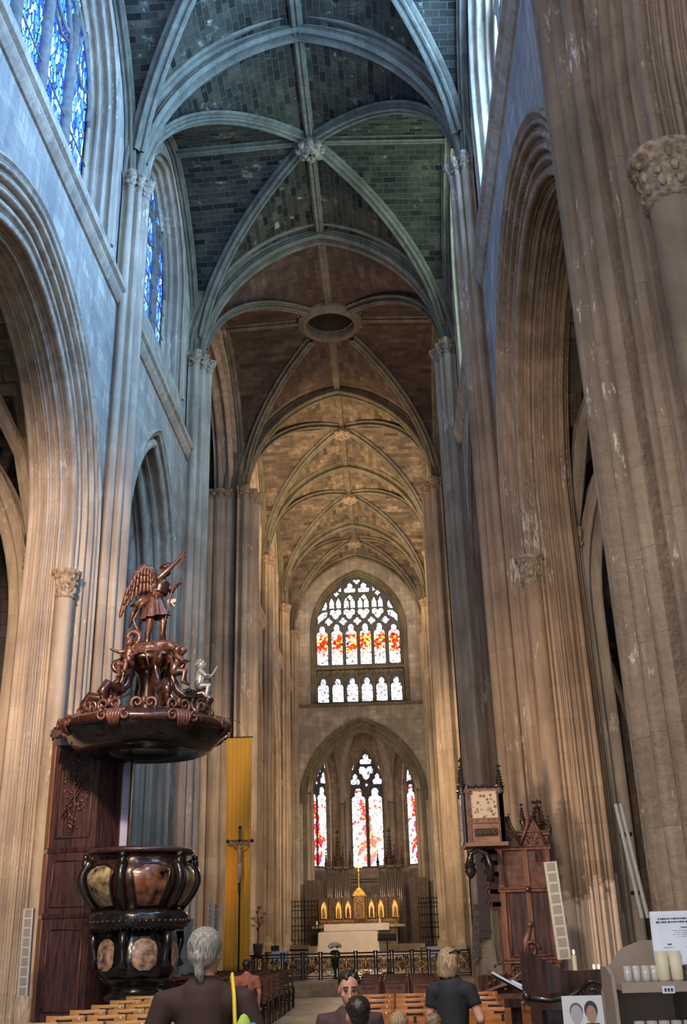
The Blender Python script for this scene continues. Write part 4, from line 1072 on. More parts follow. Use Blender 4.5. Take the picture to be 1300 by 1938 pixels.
# ================================================================ FIGURES CARVED AND LIVING
def limb(mb, pts, rad, n=10): mb.tube(pts, rad, n); [mb.ball(p, r*1.0, n, 6) for p, r in zip(pts, rad)]
def hand(mb, w, d, side, up=Vector((0, 0, 1)), curl=.5, s=1.0):
    """palm, four unequal bent fingers, thumb leaving the side of the palm"""
    d = Vector(d).normalized(); lat = d.cross(up).normalized()*side; nrm = lat.cross(d)*side
    w = Vector(w); palm = w+d*.045*s
    mb.tube([w, palm, w+d*.085*s], [.024*s, .03*s, .03*s], 8, flat=1.1)
    for i, L in enumerate((.068, .078, .073, .056)):
        b = w+d*.085*s+lat*(.0195*(1.5-i))*s; q = [b]; dd = d.copy()
        for j in range(3):
            dd = (dd-nrm*curl*(.35+.25*j)).normalized(); q.append(q[-1]+dd*L*s*(.42, .33, .25)[j])
        mb.tube(q, [.0095*s, .009*s, .0085*s, .0075*s], 6)
    b = w+d*.03*s+lat*.03*s; t1 = (d*.6+lat*.8).normalized()
    mb.tube([b, b+t1*.035*s, b+(t1*.6+d*.4-nrm*curl*.5)*.065*s], [.012*s, .011*s, .009*s], 6)
def head(mb, c, s=1.0, yaw=0, pitch=0):
    """skull, jaw, nose, brow, lips, ears; faces +Y before rotation. s=1 -> 0.23 m tall"""
    R = Rz(yaw) @ Rx(pitch); c = Vector(c)
    P = lambda x, y, z: tuple(c+R @ Vector((x*s, y*s, z*s)))
    mb.ball(P(0, -.008, .03), (.077*s, .096*s, .09*s), 18, 12, R)
    mb.ball(P(0, .03, -.035), (.058*s, .062*s, .075*s), 16, 10, R)
    mb.ball(P(0, .062, -.088), (.026*s, .022*s, .022*s), 10, 6, R)
    mb.tube([P(0, .088, .018), P(0, .103, -.008), P(0, .112, -.03), P(0, .094, -.038)], [.009*s, .011*s, .015*s, .011*s], 8)
    mb.ball(P(-.03, .077, .03), (.026*s, .018*s, .01*s), 8, 6, R); mb.ball(P(.03, .077, .03), (.026*s, .018*s, .01*s), 8, 6, R)
    mb.ball(P(0, .086, -.058), (.024*s, .012*s, .007*s), 8, 6, R); mb.ball(P(0, .084, -.068), (.02*s, .012*s, .008*s), 8, 6, R)
    for e in (-1, 1):
        mb.ball(P(e*.079, -.005, -.002), (.01*s, .02*s, .032*s), 8, 6, R); mb.ball(P(e*.045, .06, -.02), (.024*s, .02*s, .02*s), 8, 6, R)
    return P

def angel():
    """winged warrior in a pleated tunic thrusting a spear down at the dragon"""
    root = empty('winged_warrior_statue', (-2.56, 17.72, 6.50), 0, 'reddish wooden winged warrior raising a spear, standing on top of the pulpit canopy', 'statue')
    b = MB(); V_ = Vector
    # local x: right in the picture ; y: away ; facing right/away
    hip = (0.02, 0, .78); chest = (.10, .0, 1.12); neck = (.15, .0, 1.30)
    limb(b, [(-.02, -.02, .72), (.04, 0, .9), (.08, 0, 1.02), (.12, 0, 1.16), (.14, 0, 1.27)], [.13, .115, .13, .15, .08])
    b.tube([(.15, 0, 1.26), (.18, 0, 1.38)], [.06, .05], 8); 
    P = head(b, (.21, .0, 1.45), .95, yaw=-1.1, pitch=-.25)
    limb(b, [(-.05, -.05, .72), (-.02, -.08, .45), (-.06, -.05, .2), (-.08, -.05, .02)], [.09, .075, .055, .045])
    limb(b, [(.1, .05, .72), (.2, .03, .45), (.2, .03, .2), (.21, .05, -.02)], [.09, .07, .055, .045])
    for fx, fy, fz in ((-.06, -.05, .0), (.22, .05, -.04)): b.tube([(fx-.03, fy, fz), (fx+.1, fy-.04, fz-.02)], [.045, .03], 8)
    # raised arm to the right, other arm reaching down the shaft
    limb(b, [(.1, -.1, 1.26), (.30, -.12, 1.44), (.5, -.1, 1.66)], [.065, .05, .036])
    hand(b, (.5, -.1, 1.66), (.5, 0, .9), 1, up=V_((0, 1, 0)), curl=1.2, s=1.0)
    limb(b, [(.16, .12, 1.26), (.3, .16, 1.08), (.42, .08, 1.18)], [.06, .05, .035])
    hand(b, (.42, .08, 1.18), (.6, -.4, .3), -1, curl=1.2)
    remesh(b.build('body', 'redwood', root), .014, 2)
    t = MB()  # pleated skirt with swinging folds
    rows = []
    for i in range(7):
        k = i/6; z = .95-.42*k; r = .13+.13*k
        rows.append([(.02+.03*k+(r*(1+.16*k*math.sin(a*9)))*math.cos(a), r*.85*(1+.16*k*math.sin(a*9))*math.sin(a), z+.05*k*math.cos(a-.4)) for a in [2*PI*j/54 for j in range(54)]])
    t.grid(rows, closed_u=True); t.lathe([(.14, .93), (.16, .96), (.16, 1.0), (.135, 1.02)], (.04, 0, 0), 20)
    t.build('tunic', 'redwood', root, smooth=True)
    h = MB(); h.ball(P(0, -.015, .06), (.09, .105, .085), 14, 9); h.tube([P(0, -.12, 0), P(0, -.08, .13), P(0, .05, .17), P(0, .12, .1)], [.02, .035, .035, .015], 8); h.build('helmet', 'walnut', root, smooth=True)
    # cuirass ridges
    c = MB(); c.lathe([(.15, 0), (.17, .02), (.155, .06), (.165, .1), (.16, .2), (.14, .24)], (.1, 0, 1.0), 24, rot=Ry(.25)); c.build('cuirass', 'walnut', root, smooth=True)
    # greaves
    g = MB(); g.lathe([(.07, 0), (.078, .04), (.066, .08), (.06, .22)], (-.06, -.05, .04), 14); g.lathe([(.07, 0), (.078, .04), (.066, .08), (.06, .22)], (.2, .04, .0), 14); g.build('boots', 'walnut', root, smooth=True)
    # wings: layered feathers
    for sd in (-1, 1):
        w = MB(); y = -.12 if sd < 0 else .16
        lead = [V_((.06, y, 1.2)), V_((-.03, y*1.6, 1.42)), V_((-.15, y*2.0, 1.45)), V_((-.28, y*2.3, 1.3)), V_((-.36, y*2.4, 1.1))]
        w.tube(lead, [.06, .07, .07, .06, .04], 8)
        for row, (L, wd, off) in enumerate(((.66, .038, 0), (.42, .035, .03), (.24, .032, .055))):
            n = 11
            for j in range(n):
                t_ = j/(n-1); seg = t_*(len(lead)-1.001); i = int(seg); p = lead[i].lerp(lead[i+1], seg-i)
                dr = V_((-.12-.16*t_+.2*(1-t_), 0, -1)).normalized(); LL = L*(.55+.45*t_)
                q = p+V_((0, -off*1 if sd < 0 else off, 0))
                w.tube([q, q+dr*LL*.5+V_((-.02, 0, 0)), q+dr*LL*.92, q+dr*LL], [.02, wd, wd*.9, .008], 6, flat=.6)
        w.build('wing', 'redwood', root, smooth=True)
    cl = MB(); cl.tube([(-.1, -.1, .92), (-.2, -.14, .84), (-.3, -.12, .76), (-.4, -.1, .74)], [.07, .06, .05, .015], 8, flat=.5); cl.tube([(-.08, -.12, .88), (-.18, -.16, .74), (-.26, -.12, .66)], [.06, .05, .01], 8, flat=.5); cl.build('sash', 'redwood', root, smooth=True)
    s = MB(); s.tube([(.64, -.1, 1.95), (.56, -.1, 1.72), (.38, -.1, 1.1), (.26, -.08, .5), (.2, -.05, .1)], .013, 6); s.ball((.64, -.1, 1.96), (.02, .02, .03), 6, 5); s.tube([(.49, -.1, 1.74), (.62, -.1, 1.68)], .012, 5); s.build('spear', 'oak', root, smooth=True)
    k = MB(); k.box((.36, -.05, .82), (.16, .05, .07), Ry(-.2)); k.tube([(.3, -.05, .86), (.42, -.05, .72)], .02, 6); k.build('scabbard', 'ebony', root)
    # dragon: coiled body with tail, neck and head under the feet
def dragon():
    root = empty('dragon_carving', (-2.56, 17.72, 6.42), 0, 'coiled wooden dragon trodden down beneath the feet of the winged warrior', 'statue')
    m = MB(); Vv = Vector
    m.ball((.02, 0, .0), (.42, .3, .15), 18, 10); m.ball((.2, -.05, .06), (.3, .22, .1), 16, 8); m.ball((-.3, -.05, .02), (.2, .18, .12), 14, 8)
    m.tube([(.2, -.1, .05), (.42, -.14, .02), (.56, -.16, -.06), (.64, -.18, -.14)], [.1, .085, .075, .05], 10)
    m.ball((.62, -.18, -.06), (.1, .07, .06), 10, 6, Ry(.5)); m.tube([(.62, -.18, -.02), (.7, -.18, .08)], [.025, .006], 6)
    m.tube([(.1, -.2, -.02), (.2, -.32, -.1), (.36, -.34, -.16)], [.06, .05, .03], 8); m.tube([(-.1, -.2, -.02), (0, -.34, -.12), (.05, -.36, -.22)], [.06, .05, .03], 8)
    remesh(m.build('body', 'redwood', root), .018, 2)
    t = MB(); t.spiral((-.32, -.12, .22), .15, .05, 1.15, .055, .045, (1, 0, 0), (0, 0, 1), a0=-PI*.5, n=22, k=8)
    t.tube([(-.20, -.12, .3), (-.27, -.12, .42), (-.32, -.12, .55), (-.26, -.12, .68), (-.2, -.12, .78)], [.045, .035, .028, .022, .01], 7); t.build('tail', 'redwood', root, smooth=True)
    f = MB()
    for k in range(9): f.tube([(-.3+.08*k, .05, .1), (-.33+.08*k, .05, .2)], [.03, .004], 5)
    f.build('spines', 'walnut', root)
angel(); dragon()
def putto(loc, rz, mat, label, wings=True, book=False, pose=0):
    root = empty('cherub_carving', loc, rz, label, 'statue', )
    m = MB()
    limb(m, [(0, 0, .12), (0, .02, .26), (0, .02, .36)], [.09, .085, .07])
    m.tube([(0, .02, .38), (0, .03, .44)], .04, 8); m.ball((0, .03, .50), (.075, .08, .085), 12, 8); m.ball((0, .1, .485), .015, 6, 4); m.ball((0, .075, .46), (.045, .035, .035), 8, 6)
    limb(m, [(-.05, .02, .1), (-.09, .18, .12), (-.1, .2, -.04), (-.1, .26, -.08)], [.065, .055, .04, .025])
    limb(m, [(.05, .02, .1), (.1, .16, .1), (.12, .12, -.08), (.12, .18, -.12)], [.065, .055, .04, .025])
    if pose == 0:
        limb(m, [(.08, .02, .36), (.17, .1, .34), (.24, .2, .38)], [.04, .033, .025]); limb(m, [(-.08, .02, .36), (-.17, .02, .28), (-.14, .12, .22)], [.04, .033, .025])
    else:
        limb(m, [(.08, .02, .36), (.14, .1, .28), (.05, .2, .3)], [.04, .033, .025]); limb(m, [(-.08, .02, .36), (-.14, .1, .28), (-.05, .2, .3)], [.04, .033, .025])
    for hx in ((.24, .2, .38), (-.14, .12, .22)) if pose == 0 else ((.05, .2, .3), (-.05, .2, .3)): hand(m, hx, (0, 1, .1), 1, curl=.8, s=.5)
    remesh(m.build('body', mat, root), .012, 2)
    h = MB(); rnd = random.Random(3)
    for k in range(26):
        a = rnd.random()*2*PI; e = rnd.random()*PI/2; h.ball((.072*math.cos(a)*math.cos(e), .02+.075*math.sin(a)*math.cos(e)-.01, .51+.08*math.sin(e)), .024, 6, 4)
    h.build('hair', mat, root, smooth=True)
    if wings:
        w = MB()
        for sg in (-1, 1):
            for j in range(6): w.tube([(sg*.05, -.05, .33), (sg*(.12+.03*j), -.1, .42-.02*j), (sg*(.2+.03*j), -.12, .42-.075*j)], [.02, .028, .006], 6, flat=.5)
        w.build('wings', mat, root, smooth=True)
    if book:
        w = MB(); w.box((.05, .24, .34), (.3, .02, .22), Rx(-.5)); w.box((.05, .25, .36), (.27, .02, .19), Rx(-.5)); w.build('tablet', 'silverwood', root)
    return root
M['silverwood'] = plain('light reflecting polished wood', (.3, .34, .33, 1), .2, noise=.2, coat=.8)
putto((-2.74, 16.95, 5.86), 2.6, 'redwood', 'small winged wooden cherub seated on the left scroll of the pulpit canopy')
putto((-1.95, 17.0, 5.72), -1.2, 'redwood', 'small wooden cherub with clasped hands on the right front scroll of the pulpit canopy', pose=1)
putto((-1.66, 17.75, 5.62), -1.3, 'silverwood', 'pale shining cherub holding up a tablet, rightmost on the pulpit canopy', wings=False, book=True, pose=1)
# iron stays tying the crown back to the pier
for z, x1, lab in ((6.2, -2.95, 'upper thin iron tie rod from the left pier to the pulpit canopy crown'), (5.82, -2.75, 'lower thin iron tie rod from the left pier to the pulpit canopy crown')):
    mb = MB(); mb.tube([(-3.98, 20.0, z+.1), (x1, 18.0, z)], .022, 6); o = mb.build('tie_rod', 'giltdark'); tag(o, lab, 'rod')
# ================================================================ BANNER, CRUCIFIX
def banner():
    root = empty('hanging_banner', (-2.84, 30.6, 7.1), 0, 'long golden yellow cloth banner hanging beside the left crossing pier', 'banner')
    rows = []
    for i in range(41):
        t = i/40; z = -6.45*t; sp = 1-.06*math.sin(PI*t)
        rows.append([(-.38*sp+.76*sp*j/30+.02*math.sin(3*t), (.008+.05*t)*math.sin(j*1.25+.8*math.sin(t*4))+.03*math.sin(t*9+j*.2)*t, z) for j in range(31)])
    m = MB(); m.grid(rows); c = m.build('cloth', 'yellow', root, smooth=True)
    s = c.modifiers.new('s', 'SOLIDIFY'); s.thickness = .008
    m = MB(); m.tube([(-.42, 0, .01), (.42, 0, .01)], .018, 8); m.tube([(-.3, .0, .02), (0, .1, .5), (.3, 0, .02)], .005, 4); m.tube([(0, .1, .5), (-.9, -.9, .6)], .01, 4); m.build('hanging_rod', 'iron', root)
banner()
def crucifix():
    root = empty('crucifix', (-2.72, 30.25, 0.3), 0, 'tall dark wooden crucifix with a pale figure, in front of the yellow banner', 'crucifix')
    m = MB(); m.box((0, 0, 3.25), (.075, .05, 1.75)); m.box((0, 0, 3.78), (.66, .05, .07))
    for p in ((-.35, 3.78), (.35, 3.78), (0, 4.15)): m.ball((p[0], 0, p[1]), (.055, .035, .055), 8, 6)
    m.build('cross', 'ebony', root)
    m = MB(); m.tube([(0, .03, .0), (0, .03, 2.5)], .022, 8); m.lathe([(.2, 0), (.2, .04), (.08, .1), (.03, .2)], n=16); m.build('pole', 'iron', root, smooth=True)
    f = MB(); y = -.06
    limb(f, [(0, y, 3.18), (.01, y-.02, 3.35), (0, y, 3.52), (0, y-.01, 3.62)], [.055, .05, .065, .05], 8); f.ball((.02, y-.02, 3.72), (.04, .045, .05), 8, 6)
    for sg in (-1, 1): limb(f, [(sg*.06, y, 3.6), (sg*.16, y+.01, 3.68), (sg*.29, y+.02, 3.79)], [.028, .022, .015], 7); limb(f, [(sg*.03, y, 3.16), (sg*.035+.02, y-.05, 2.95), (sg*.01, y, 2.72), (sg*.01, y-.03, 2.66)], [.045, .035, .024, .018], 7)
    remesh(f.build('carved_figure', 'ivory', root), .012, 1)
crucifix()
# ================================================================ WOODEN CHURCHWARDENS' SEAT against the right pier
def pinnacle(mb, c, r, h, crockets=4):
    c = Vector(c)
    mb.lathe([(r, 0), (r*.95, h*.18), (r*1.25, h*.2), (r*1.2, h*.25), (r*.7, h*.3), (r*.12, h*.86), (r*.35, h*.88), (r*.3, h*.93), (.003, h)], c, 8)
    for j in range(crockets):
        z = h*(.34+.5*j/crockets); rr = r*(.75-.55*j/crockets)
        for k in range(4):
            a = PI/4+PI/2*k; mb.ball(c+Vector((rr*1.25*math.cos(a), rr*1.25*math.sin(a), z)), (r*.28, r*.28, r*.25), 6, 4)
    for k in range(4):
        a = PI/2*k; mb.ball(c+Vector((r*.45*math.cos(a), r*.45*math.sin(a), h*.9)), r*.25, 6, 4)
def wardens_seat():
    X, Y = 3.9, 18.0
    root = empty('canopied_seat', (X, Y, 0), 0, 'tall brown wooden churchwardens\' seat with panelled back, two gables and pinnacles, by the right pier', 'canopied seat')
    m = MB(); m.box2((-.47, .0, .2), (.42, .5, 3.08)); m.build('carcass', 'oak', root)
    m = MB(); m.box2((-.5, -.08, 0), (.48, .55, .5)); m.build('plinth', 'walnut', root)
    for x0, x1 in ((-.34, -.02), (.02, .32)):
        for z0, z1 in ((.58, 1.0), (1.16, 2.12), (2.2, 2.78)):
            m = MB(); w, h = x1-x0, z1-z0
            m.box2((x0, -.02, z0), (x1, .01, z1)); p = m.build('panel', 'mahog' if z0 < 2 else 'redwood2', root)
            f = MB(); frame_panel(f, lambda u, v, d: ((x0+x1)/2+u, -.02-d, z0+v), w, h, .014); f.build('panel_frame', 'oak', p, smooth=True)
    for x in (-.42, .0, .37):
        m = MB(); m.box2((x-.04, -.05, .5), (x+.04, .02, 3.0)); m.build('stile', 'orangeoak2', root)
    for z in (.54, 1.08, 2.16, 2.82, 3.05):
        m = MB(); m.box2((-.49, -.07, z-.03), (.44, .02, z+.03)); m.tube([(-.49, -.08, z+.03), (.44, -.08, z+.03)], .018, 6); m.build('rail', 'oak', root)
    m = MB(); m.ball((-.0, -.09, 2.17), (.05, .03, .05), 8, 6); m.build('boss', 'walnut', root, smooth=True)
    for k in range(2):
        xc = -.27+.42*k; g = MB()
        g.prism([(xc-.2, 2.86), (xc+.2, 2.86), (xc, 3.3)], lambda u, v: (u, -.06, v), lambda u, v: (u, .02, v)); g.build('gable', 'redwood2', root, fix=True)
        g = MB()
        for sg in (-1, 1): g.tube([(xc+sg*.22, -.09, 2.86), (xc, -.09, 3.33)], .03, 5)
        rnd = random.Random(k)
        for j in range(14): g.ball((xc+(rnd.random()-.5)*.2, -.07, 2.9+.2*rnd.random()), .02, 5, 4)
        for j in range(5):
            for sg in (-1, 1): g.ball((xc+sg*.2*(1-j/5), -.09, 2.92+.4*j/5), .025, 5, 4)
        g.build('gable_moulding', 'redwood2', root, smooth=True)
    for x, y, r, h, z in ((.3, .1, .13, .55, 3.08), (.02, .0, .05, .36, 3.2), (-.42, .0, .05, .3, 3.1), (.46, .0, .04, .3, 3.05), (-.2, .1, .03, .2, 3.2)):
        m = MB(); m.box2((x-r, y-r, 2.6 if r > .1 else 3.0), (x+r, y+r, z)) ; pinnacle(m, (x, y, z), r, h); m.build('pinnacle', 'walnut', root)
    # carved consoles stepping out on the left
    m = MB()
    for z, o in ((1.95, .04), (2.15, .10), (2.42, .03), (2.6, .1), (2.78, .18)):
        m.spiral((-.55-o*.5, .05, z), .1, .02, 1.3, .045, .03, (-1, 0, 0), (0, 0, 1), n=18, k=6)
        m.box((-.52, .1, z), (.12+o, .2, .07))
    m.box2((-.62, .0, 1.85), (-.47, .25, 3.0)); m.build('carved_console', 'walnut', root)
    # projecting tabernacle (canopy box)
    t = MB(); t.box2((-1.0, -.5, 2.84), (-.3, .25, 2.9)); t.box2((-.95, -.42, 2.9), (-.35, .2, 3.2)); t.build('tabernacle', 'oak2', root)
    t = MB(); t.box2((-.84, -.44, 3.0), (-.46, -.41, 3.12)); t.build('pierced_frieze', 'ebony', root)
    t = MB()
    for j in range(5): t.spiral((-.8+.075*j, -.45, 3.06), .04, .01, 1.1, .01, .01, (1, 0, 0), (0, 0, 1), n=10, k=4)
    t.build('frieze_tracery', 'oak2', root)
    for x in (-.93, -.38):
        t = MB(); t.box2((x-.05, -.44, 2.9), (x+.05, -.36, 3.72)); t.prism([(x-.06, 3.7), (x+.06, 3.7), (x, 3.84)], lambda u, v: (u, -.46, v), lambda u, v: (u, -.34, v)); t.build('post', 'redwood2', root)
    t = MB(); t.box2((-.88, -.4, 3.24), (-.43, .15, 3.74)); t.build('lattice_panel', 'lattice', root)
    t = MB()
    for z in (3.22, 3.27, 3.75): t = MB(); t.tube([(-.9, -.43, z), (-.4, -.43, z)], .018, 5); t.build('cornice', 'oak2', root)
    for x, y, h in ((-1.0, -.4, .62), (-.36, -.4, .5), (-.98, .2, .5)):
        t = MB(); t.box2((x-.04, y-.04, 2.9), (x+.04, y+.04, 3.68)); pinnacle(t, (x, y, 3.68), .065, h, 5); t.build('pinnacle', 'ebony', root)
    t = MB(); rnd = random.Random(9)
    for j in range(12): t.ball((-.9+.045*j, -.4, 3.79+.03*rnd.random()), .03, 5, 4)
    t.build('cresting', 'ebony', root)
    # pendant arch under the tabernacle
    t = MB(); t.tube([(-.96, -.3, 2.5), (-.92, -.3, 2.74), (-.8, -.3, 2.8), (-.66, -.3, 2.74), (-.6, -.3, 2.55), (-.62, -.25, 2.3)], [.08, .05, .045, .05, .06, .07], 8)
    t.lathe([(.01, 0), (.06, .05), (.1, .12), (.07, .2), (.1, .24)], (-.94, -.3, 2.34), 10); t.build('pendant_arch', 'ebony', root, smooth=True)
M['redwood2'] = plain('dull red brown wood', (.10, .04, .03, 1), .5, noise=.35, scale=8)
M['oak2'] = plain('light brown carved wood', (.2, .10, .06, 1), .55, noise=.25, scale=6)
M['orangeoak2'] = plain('worn brown stile wood', (.16, .065, .035, 1), .5, noise=.3, scale=5, stretch=(6, 6, .6))
def lattice():
    m, nt, b = newmat('pale woven lattice'); L = nt.links; tc = node(nt, 'ShaderNodeTexCoord')
    w = node(nt, 'ShaderNodeTexVoronoi', i_Scale=14.0); L.new(tc.outputs['Object'], w.inputs['Vector'])
    r = ramp(nt, [(0.2, (.1, .07, .05, 1)), (0.45, (.42, .34, .27, 1))], w.outputs['Distance']); L.new(r.outputs[0], b.inputs['Base Color']); b.inputs['Roughness'].default_value = .8; return m
M['lattice'] = lattice()
wardens_seat()
# ================================================================ COLUMN LOUDSPEAKERS
def column_speaker(loc, w, h, tilt, label, rz=0, n=9, lean=0):
    root = empty('column_loudspeaker', loc, rz, label, 'loudspeaker'); R = Ry(lean) @ Rx(tilt)
    m = MB(); m.box((0, 0, 0), (w, w*.8, h), R); m.build('housing', 'speakerbody', root)
    for k in range(n):
        g = MB(); zc = -h/2+h*(k+.5)/n; g.box(R @ Vector((0, -w*.4, zc)), (w*.62, w*.06, h/n*.78), R); g.build('grille', 'speakergrille', root)
    m = MB(); m.tube([R @ Vector((0, w*.4, h*.3)), R @ Vector((0, w*1.6, h*.3))], .015, 6); m.tube([R @ Vector((0, w*.4, -h*.3)), R @ Vector((0, w*1.6, -h*.3))], .015, 6); m.build('bracket', 'iron', root)
column_speaker((4.22, 17.1, 1.83), .2, 1.42, 0, 'pale column loudspeaker with nine grilles, leaning beside the wooden churchwardens\' seat', -.1, 9, lean=-.05)
column_speaker((-4.2, 17.2, 1.43), .16, 1.28, 0, 'pale grey column loudspeaker on the stone pier left of the pulpit stair tower', .1, 9, lean=-.015)
column_speaker((-3.9, 28.2, 1.65), .16, 1.4, 0, 'grey column loudspeaker behind the pulpit, left of the two small pale ones', .1, 9, lean=.08)
column_speaker((-3.25, 28.6, 1.85), .11, 1.1, 0, 'small pale column loudspeaker, left one beside the yellow banner', .1, 8)
column_speaker((-2.98, 28.0, 1.75), .11, 1.2, 0, 'small pale column loudspeaker, right one beside the yellow banner', .1, 8)
def tube_pair():
    root = empty('column_loudspeaker', (4.2, 11.6, 2.2), 0, 'pair of long pale tubes fixed upright in the dark gap behind the nearest right pier', 'loudspeaker')
    for k in (0, 1):
        m = MB(); m.tube([(.10+k*.06, 0, -.55), (-.03+k*.055, 0, .62)], .022, 8); m.build('tube', 'speakerbody', root)
    m = MB(); m.box((.05, .05, .3), (.12, .08, .04)); m.box((.09, .05, -.3), (.12, .08, .04)); m.build('clamp', 'iron', root)
tube_pair()
for loc, d, R, mat, lab in (((3.99, 28.42, 2.5), (.26, .05, 2.3), Ry(.02), 'darkboard', 'narrow mauve grey board hanging below the carved wooden tabernacle'),
                     ((3.74, 28.5, 1.5), (.18, .06, 1.35), Ry(.1), 'greyboard', 'slanting grey board on the pale pier, left of the hanging mauve board')):
    m = MB(); m.box((0, 0, 0), d, R); m.box((0, -.02, d[2]*.42), (d[0]*1.1, d[1]*1.2, .03), R); m.box((0, -.02, -d[2]*.42), (d[0]*1.1, d[1]*1.2, .03), R)
    o = m.build('hanging_board', mat, loc=loc); tag(o, lab, 'board')
# ================================================================ CHOIR RAIL (gilded wrought iron)
def rail_panel(x0, x1, y, z0, z1, kind, label):
    root = empty('altar_rail_panel', ((x0+x1)/2, y, z0), 0, label, 'railing', 'wrought iron altar rail panels')
    w = x1-x0-.075; h = z1-z0; m = MB()
    for x in (-w/2, w/2): m.tube([(x, 0, 0), (x, 0, h)], .022, 6); m.ball((x, 0, h+.03), .035, 6, 4)
    for z in (.03, .09, h-.08, h): m.tube([(-w/2, 0, z), (w/2, 0, z)], .014 if z not in (h,) else .024, 6)
    m.build('frame', 'iron', root)
    s = MB()
    for sg in (-1, 1):
        s.spiral((sg*w*.28, 0, h*.68), w*.16, .02, 1.5, .012, .009, (sg, 0, 0), (0, 0, 1), a0=-PI*.5, n=22, k=5)
        s.spiral((sg*w*.28, 0, h*.32), w*.16, .02, 1.5, .012, .009, (sg, 0, 0), (0, 0, -1), a0=-PI*.5, n=22, k=5)
        s.spiral((sg*w*.1, 0, h*.5), w*.09, .015, 1.2, .012, .009, (sg, 0, 0), (0, 0, 1), a0=0, n=16, k=5)
    s.build('scrollwork', 'iron', root, smooth=True)
    g = MB(); rnd = random.Random(int(x0*100))
    if kind == 'm':
        g.ball((0, 0, h*.55), (w*.12, .03, h*.2), 10, 8); g.ball((0, -.01, h*.8), (w*.07, .03, .05), 8, 6); g.box((0, 0, h*.2), (w*.44, .04, .05)); g.box((0, 0, h*.28), (w*.3, .04, .04))
        for sg in (-1, 1): g.spiral((sg*w*.2, -.01, h*.42), w*.12, .02, 1.3, .02, .012, (sg, 0, 0), (0, 0, 1), n=16, k=5)
    elif kind == 'o':
        g.lathe([(w*.13, 0), (w*.16, .02), (w*.19, 0)], (0, 0, h*.5), 20, rot=Rx(PI/2) @ Matrix.Diagonal((1, 1.4, 1))); g.box((0, 0, h*.5), (w*.2, .03, .05))
        for k in range(14):
            a = 2*PI*k/14; g.ball((w*.24*math.cos(a), 0, h*.5+h*.36*math.sin(a)), .026, 5, 4)
    else:
        for k in range(18):
            a, b = (rnd.random()-.5)*w*.7, h*(.2+.55*rnd.random()); g.tube([(a, -.01, b), (a+.05*(rnd.random()-.3), -.02, b+.07), (a+.12*(rnd.random()-.5), -.01, b+.13)], [.01, .032, .006], 6)
    g.build('gilded_ornament', 'gilt' if kind != 's' else 'giltdark', root, smooth=True)
xs = [-3.5, -2.75, -1.95, -1.15, -.62, -.05, .78, 1.6, 2.1, 2.55, 3.05, 3.85]; kinds = 's s s s o m m o s o s s'.split()
xs = [-3.5, -2.55, -1.75, -1.15, -.62, -.13, .43, 1.02, 1.5, 2.1, 2.6, 3.25, 3.85]; kinds = ['s', 's', 's', 's', 'o', 'm', 'm', 'o', 's', 'o', 's', 's']
rl = ['plain scrolled altar rail panel at the far left, in front of the yellow banner foot', 'scrolled altar rail panel right of the yellow banner', 'scrolled altar rail panel in front of the small left table', 'scrolled altar rail panel in front of the pink covered lectern', 'narrow gilded altar rail panel left of the altar flowers', 'altar rail panel with gilded lyre ornament, left of the white flowers', 'altar rail panel with gilded lyre ornament, right of the white flowers', 'narrow gilded altar rail panel under the right corner of the front altar', 'scrolled altar rail panel under the black music stand', 'altar rail panel with gilded oval shield', 'scrolled altar rail panel in front of the small right table', 'scrolled altar rail panel at the far right, behind the woman in black']
for i in range(12): rail_panel(xs[i], xs[i+1], 32.7, .3, 1.0, kinds[i], rl[i])
# ================================================================ ALTARS, ORGAN, GRILLES
def altar_front():
    root = empty('front_altar', (-.32, 45, .6), 0, 'front altar table draped in a white cloth, behind the altar rail', 'altar')
    m = MB(); m.box2((-1.05, -.4, 0), (1.05, .4, .93)); m.build('table', 'rib', root)
    rows = []; W_, D = 1.2, .5; per = []
    for i in range(96):
        t = i/96*4; s_ = int(t); u = t-s_
        per.append([(-W_+2*W_*u, -D), (W_, -D+2*D*u), (W_-2*W_*u, D), (-W_, D-2*D*u)][s_])
    for k, z in ((0.0, 1.0), (.6, 1.0), (1.0, .99), (1.02, .93), (1.03, .6), (1.05, .3), (1.07, .08)):
        rows.append([(x*k+(.0 if z > .9 else .018*math.sin(i*1.3)*(1-z)), y*k+(.0 if z > .9 else .02*math.sin(i*1.1)*(1.1-z)), z) for i, (x, y) in enumerate(per)])
    m = MB(); m.grid(rows, closed_u=True); m.build('altar_cloth', 'linen', root, smooth=True)
altar_front()
def flowers():
    root = empty('flower_pot', (-.23, 33.4, .3), 0, 'round pot of white flowers standing before the front altar', 'flowers')
    m = MB(); m.lathe([(.01, .3), (.1, .3), (.13, .5), (.14, .55), (.11, .55)], n=16); m.lathe([(.12, 0), (.04, .05), (.03, .26), (.1, .3)], n=12); m.build('pot', 'leaf', root, smooth=True)
    l = MB(); p = MB(); rnd = random.Random(5)
    for k in range(60):
        a = rnd.random()*2*PI; e = rnd.random()*1.4-.2; l.ball((.14*math.cos(a)*math.cos(e), .14*math.sin(a)*math.cos(e), .66+.12*math.sin(e)), (.035, .035, .02), 5, 4)
    for k in range(60):
        a = rnd.random()*2*PI; e = .35+rnd.random()*1.2; p.ball((.2*math.cos(a)*math.cos(e), .2*math.sin(a)*math.cos(e), .80+.17*math.sin(e)), .05, 6, 4)
    l.build('leaves', 'leaf', root); p.build('blossoms', 'petal', root, smooth=True)
flowers()
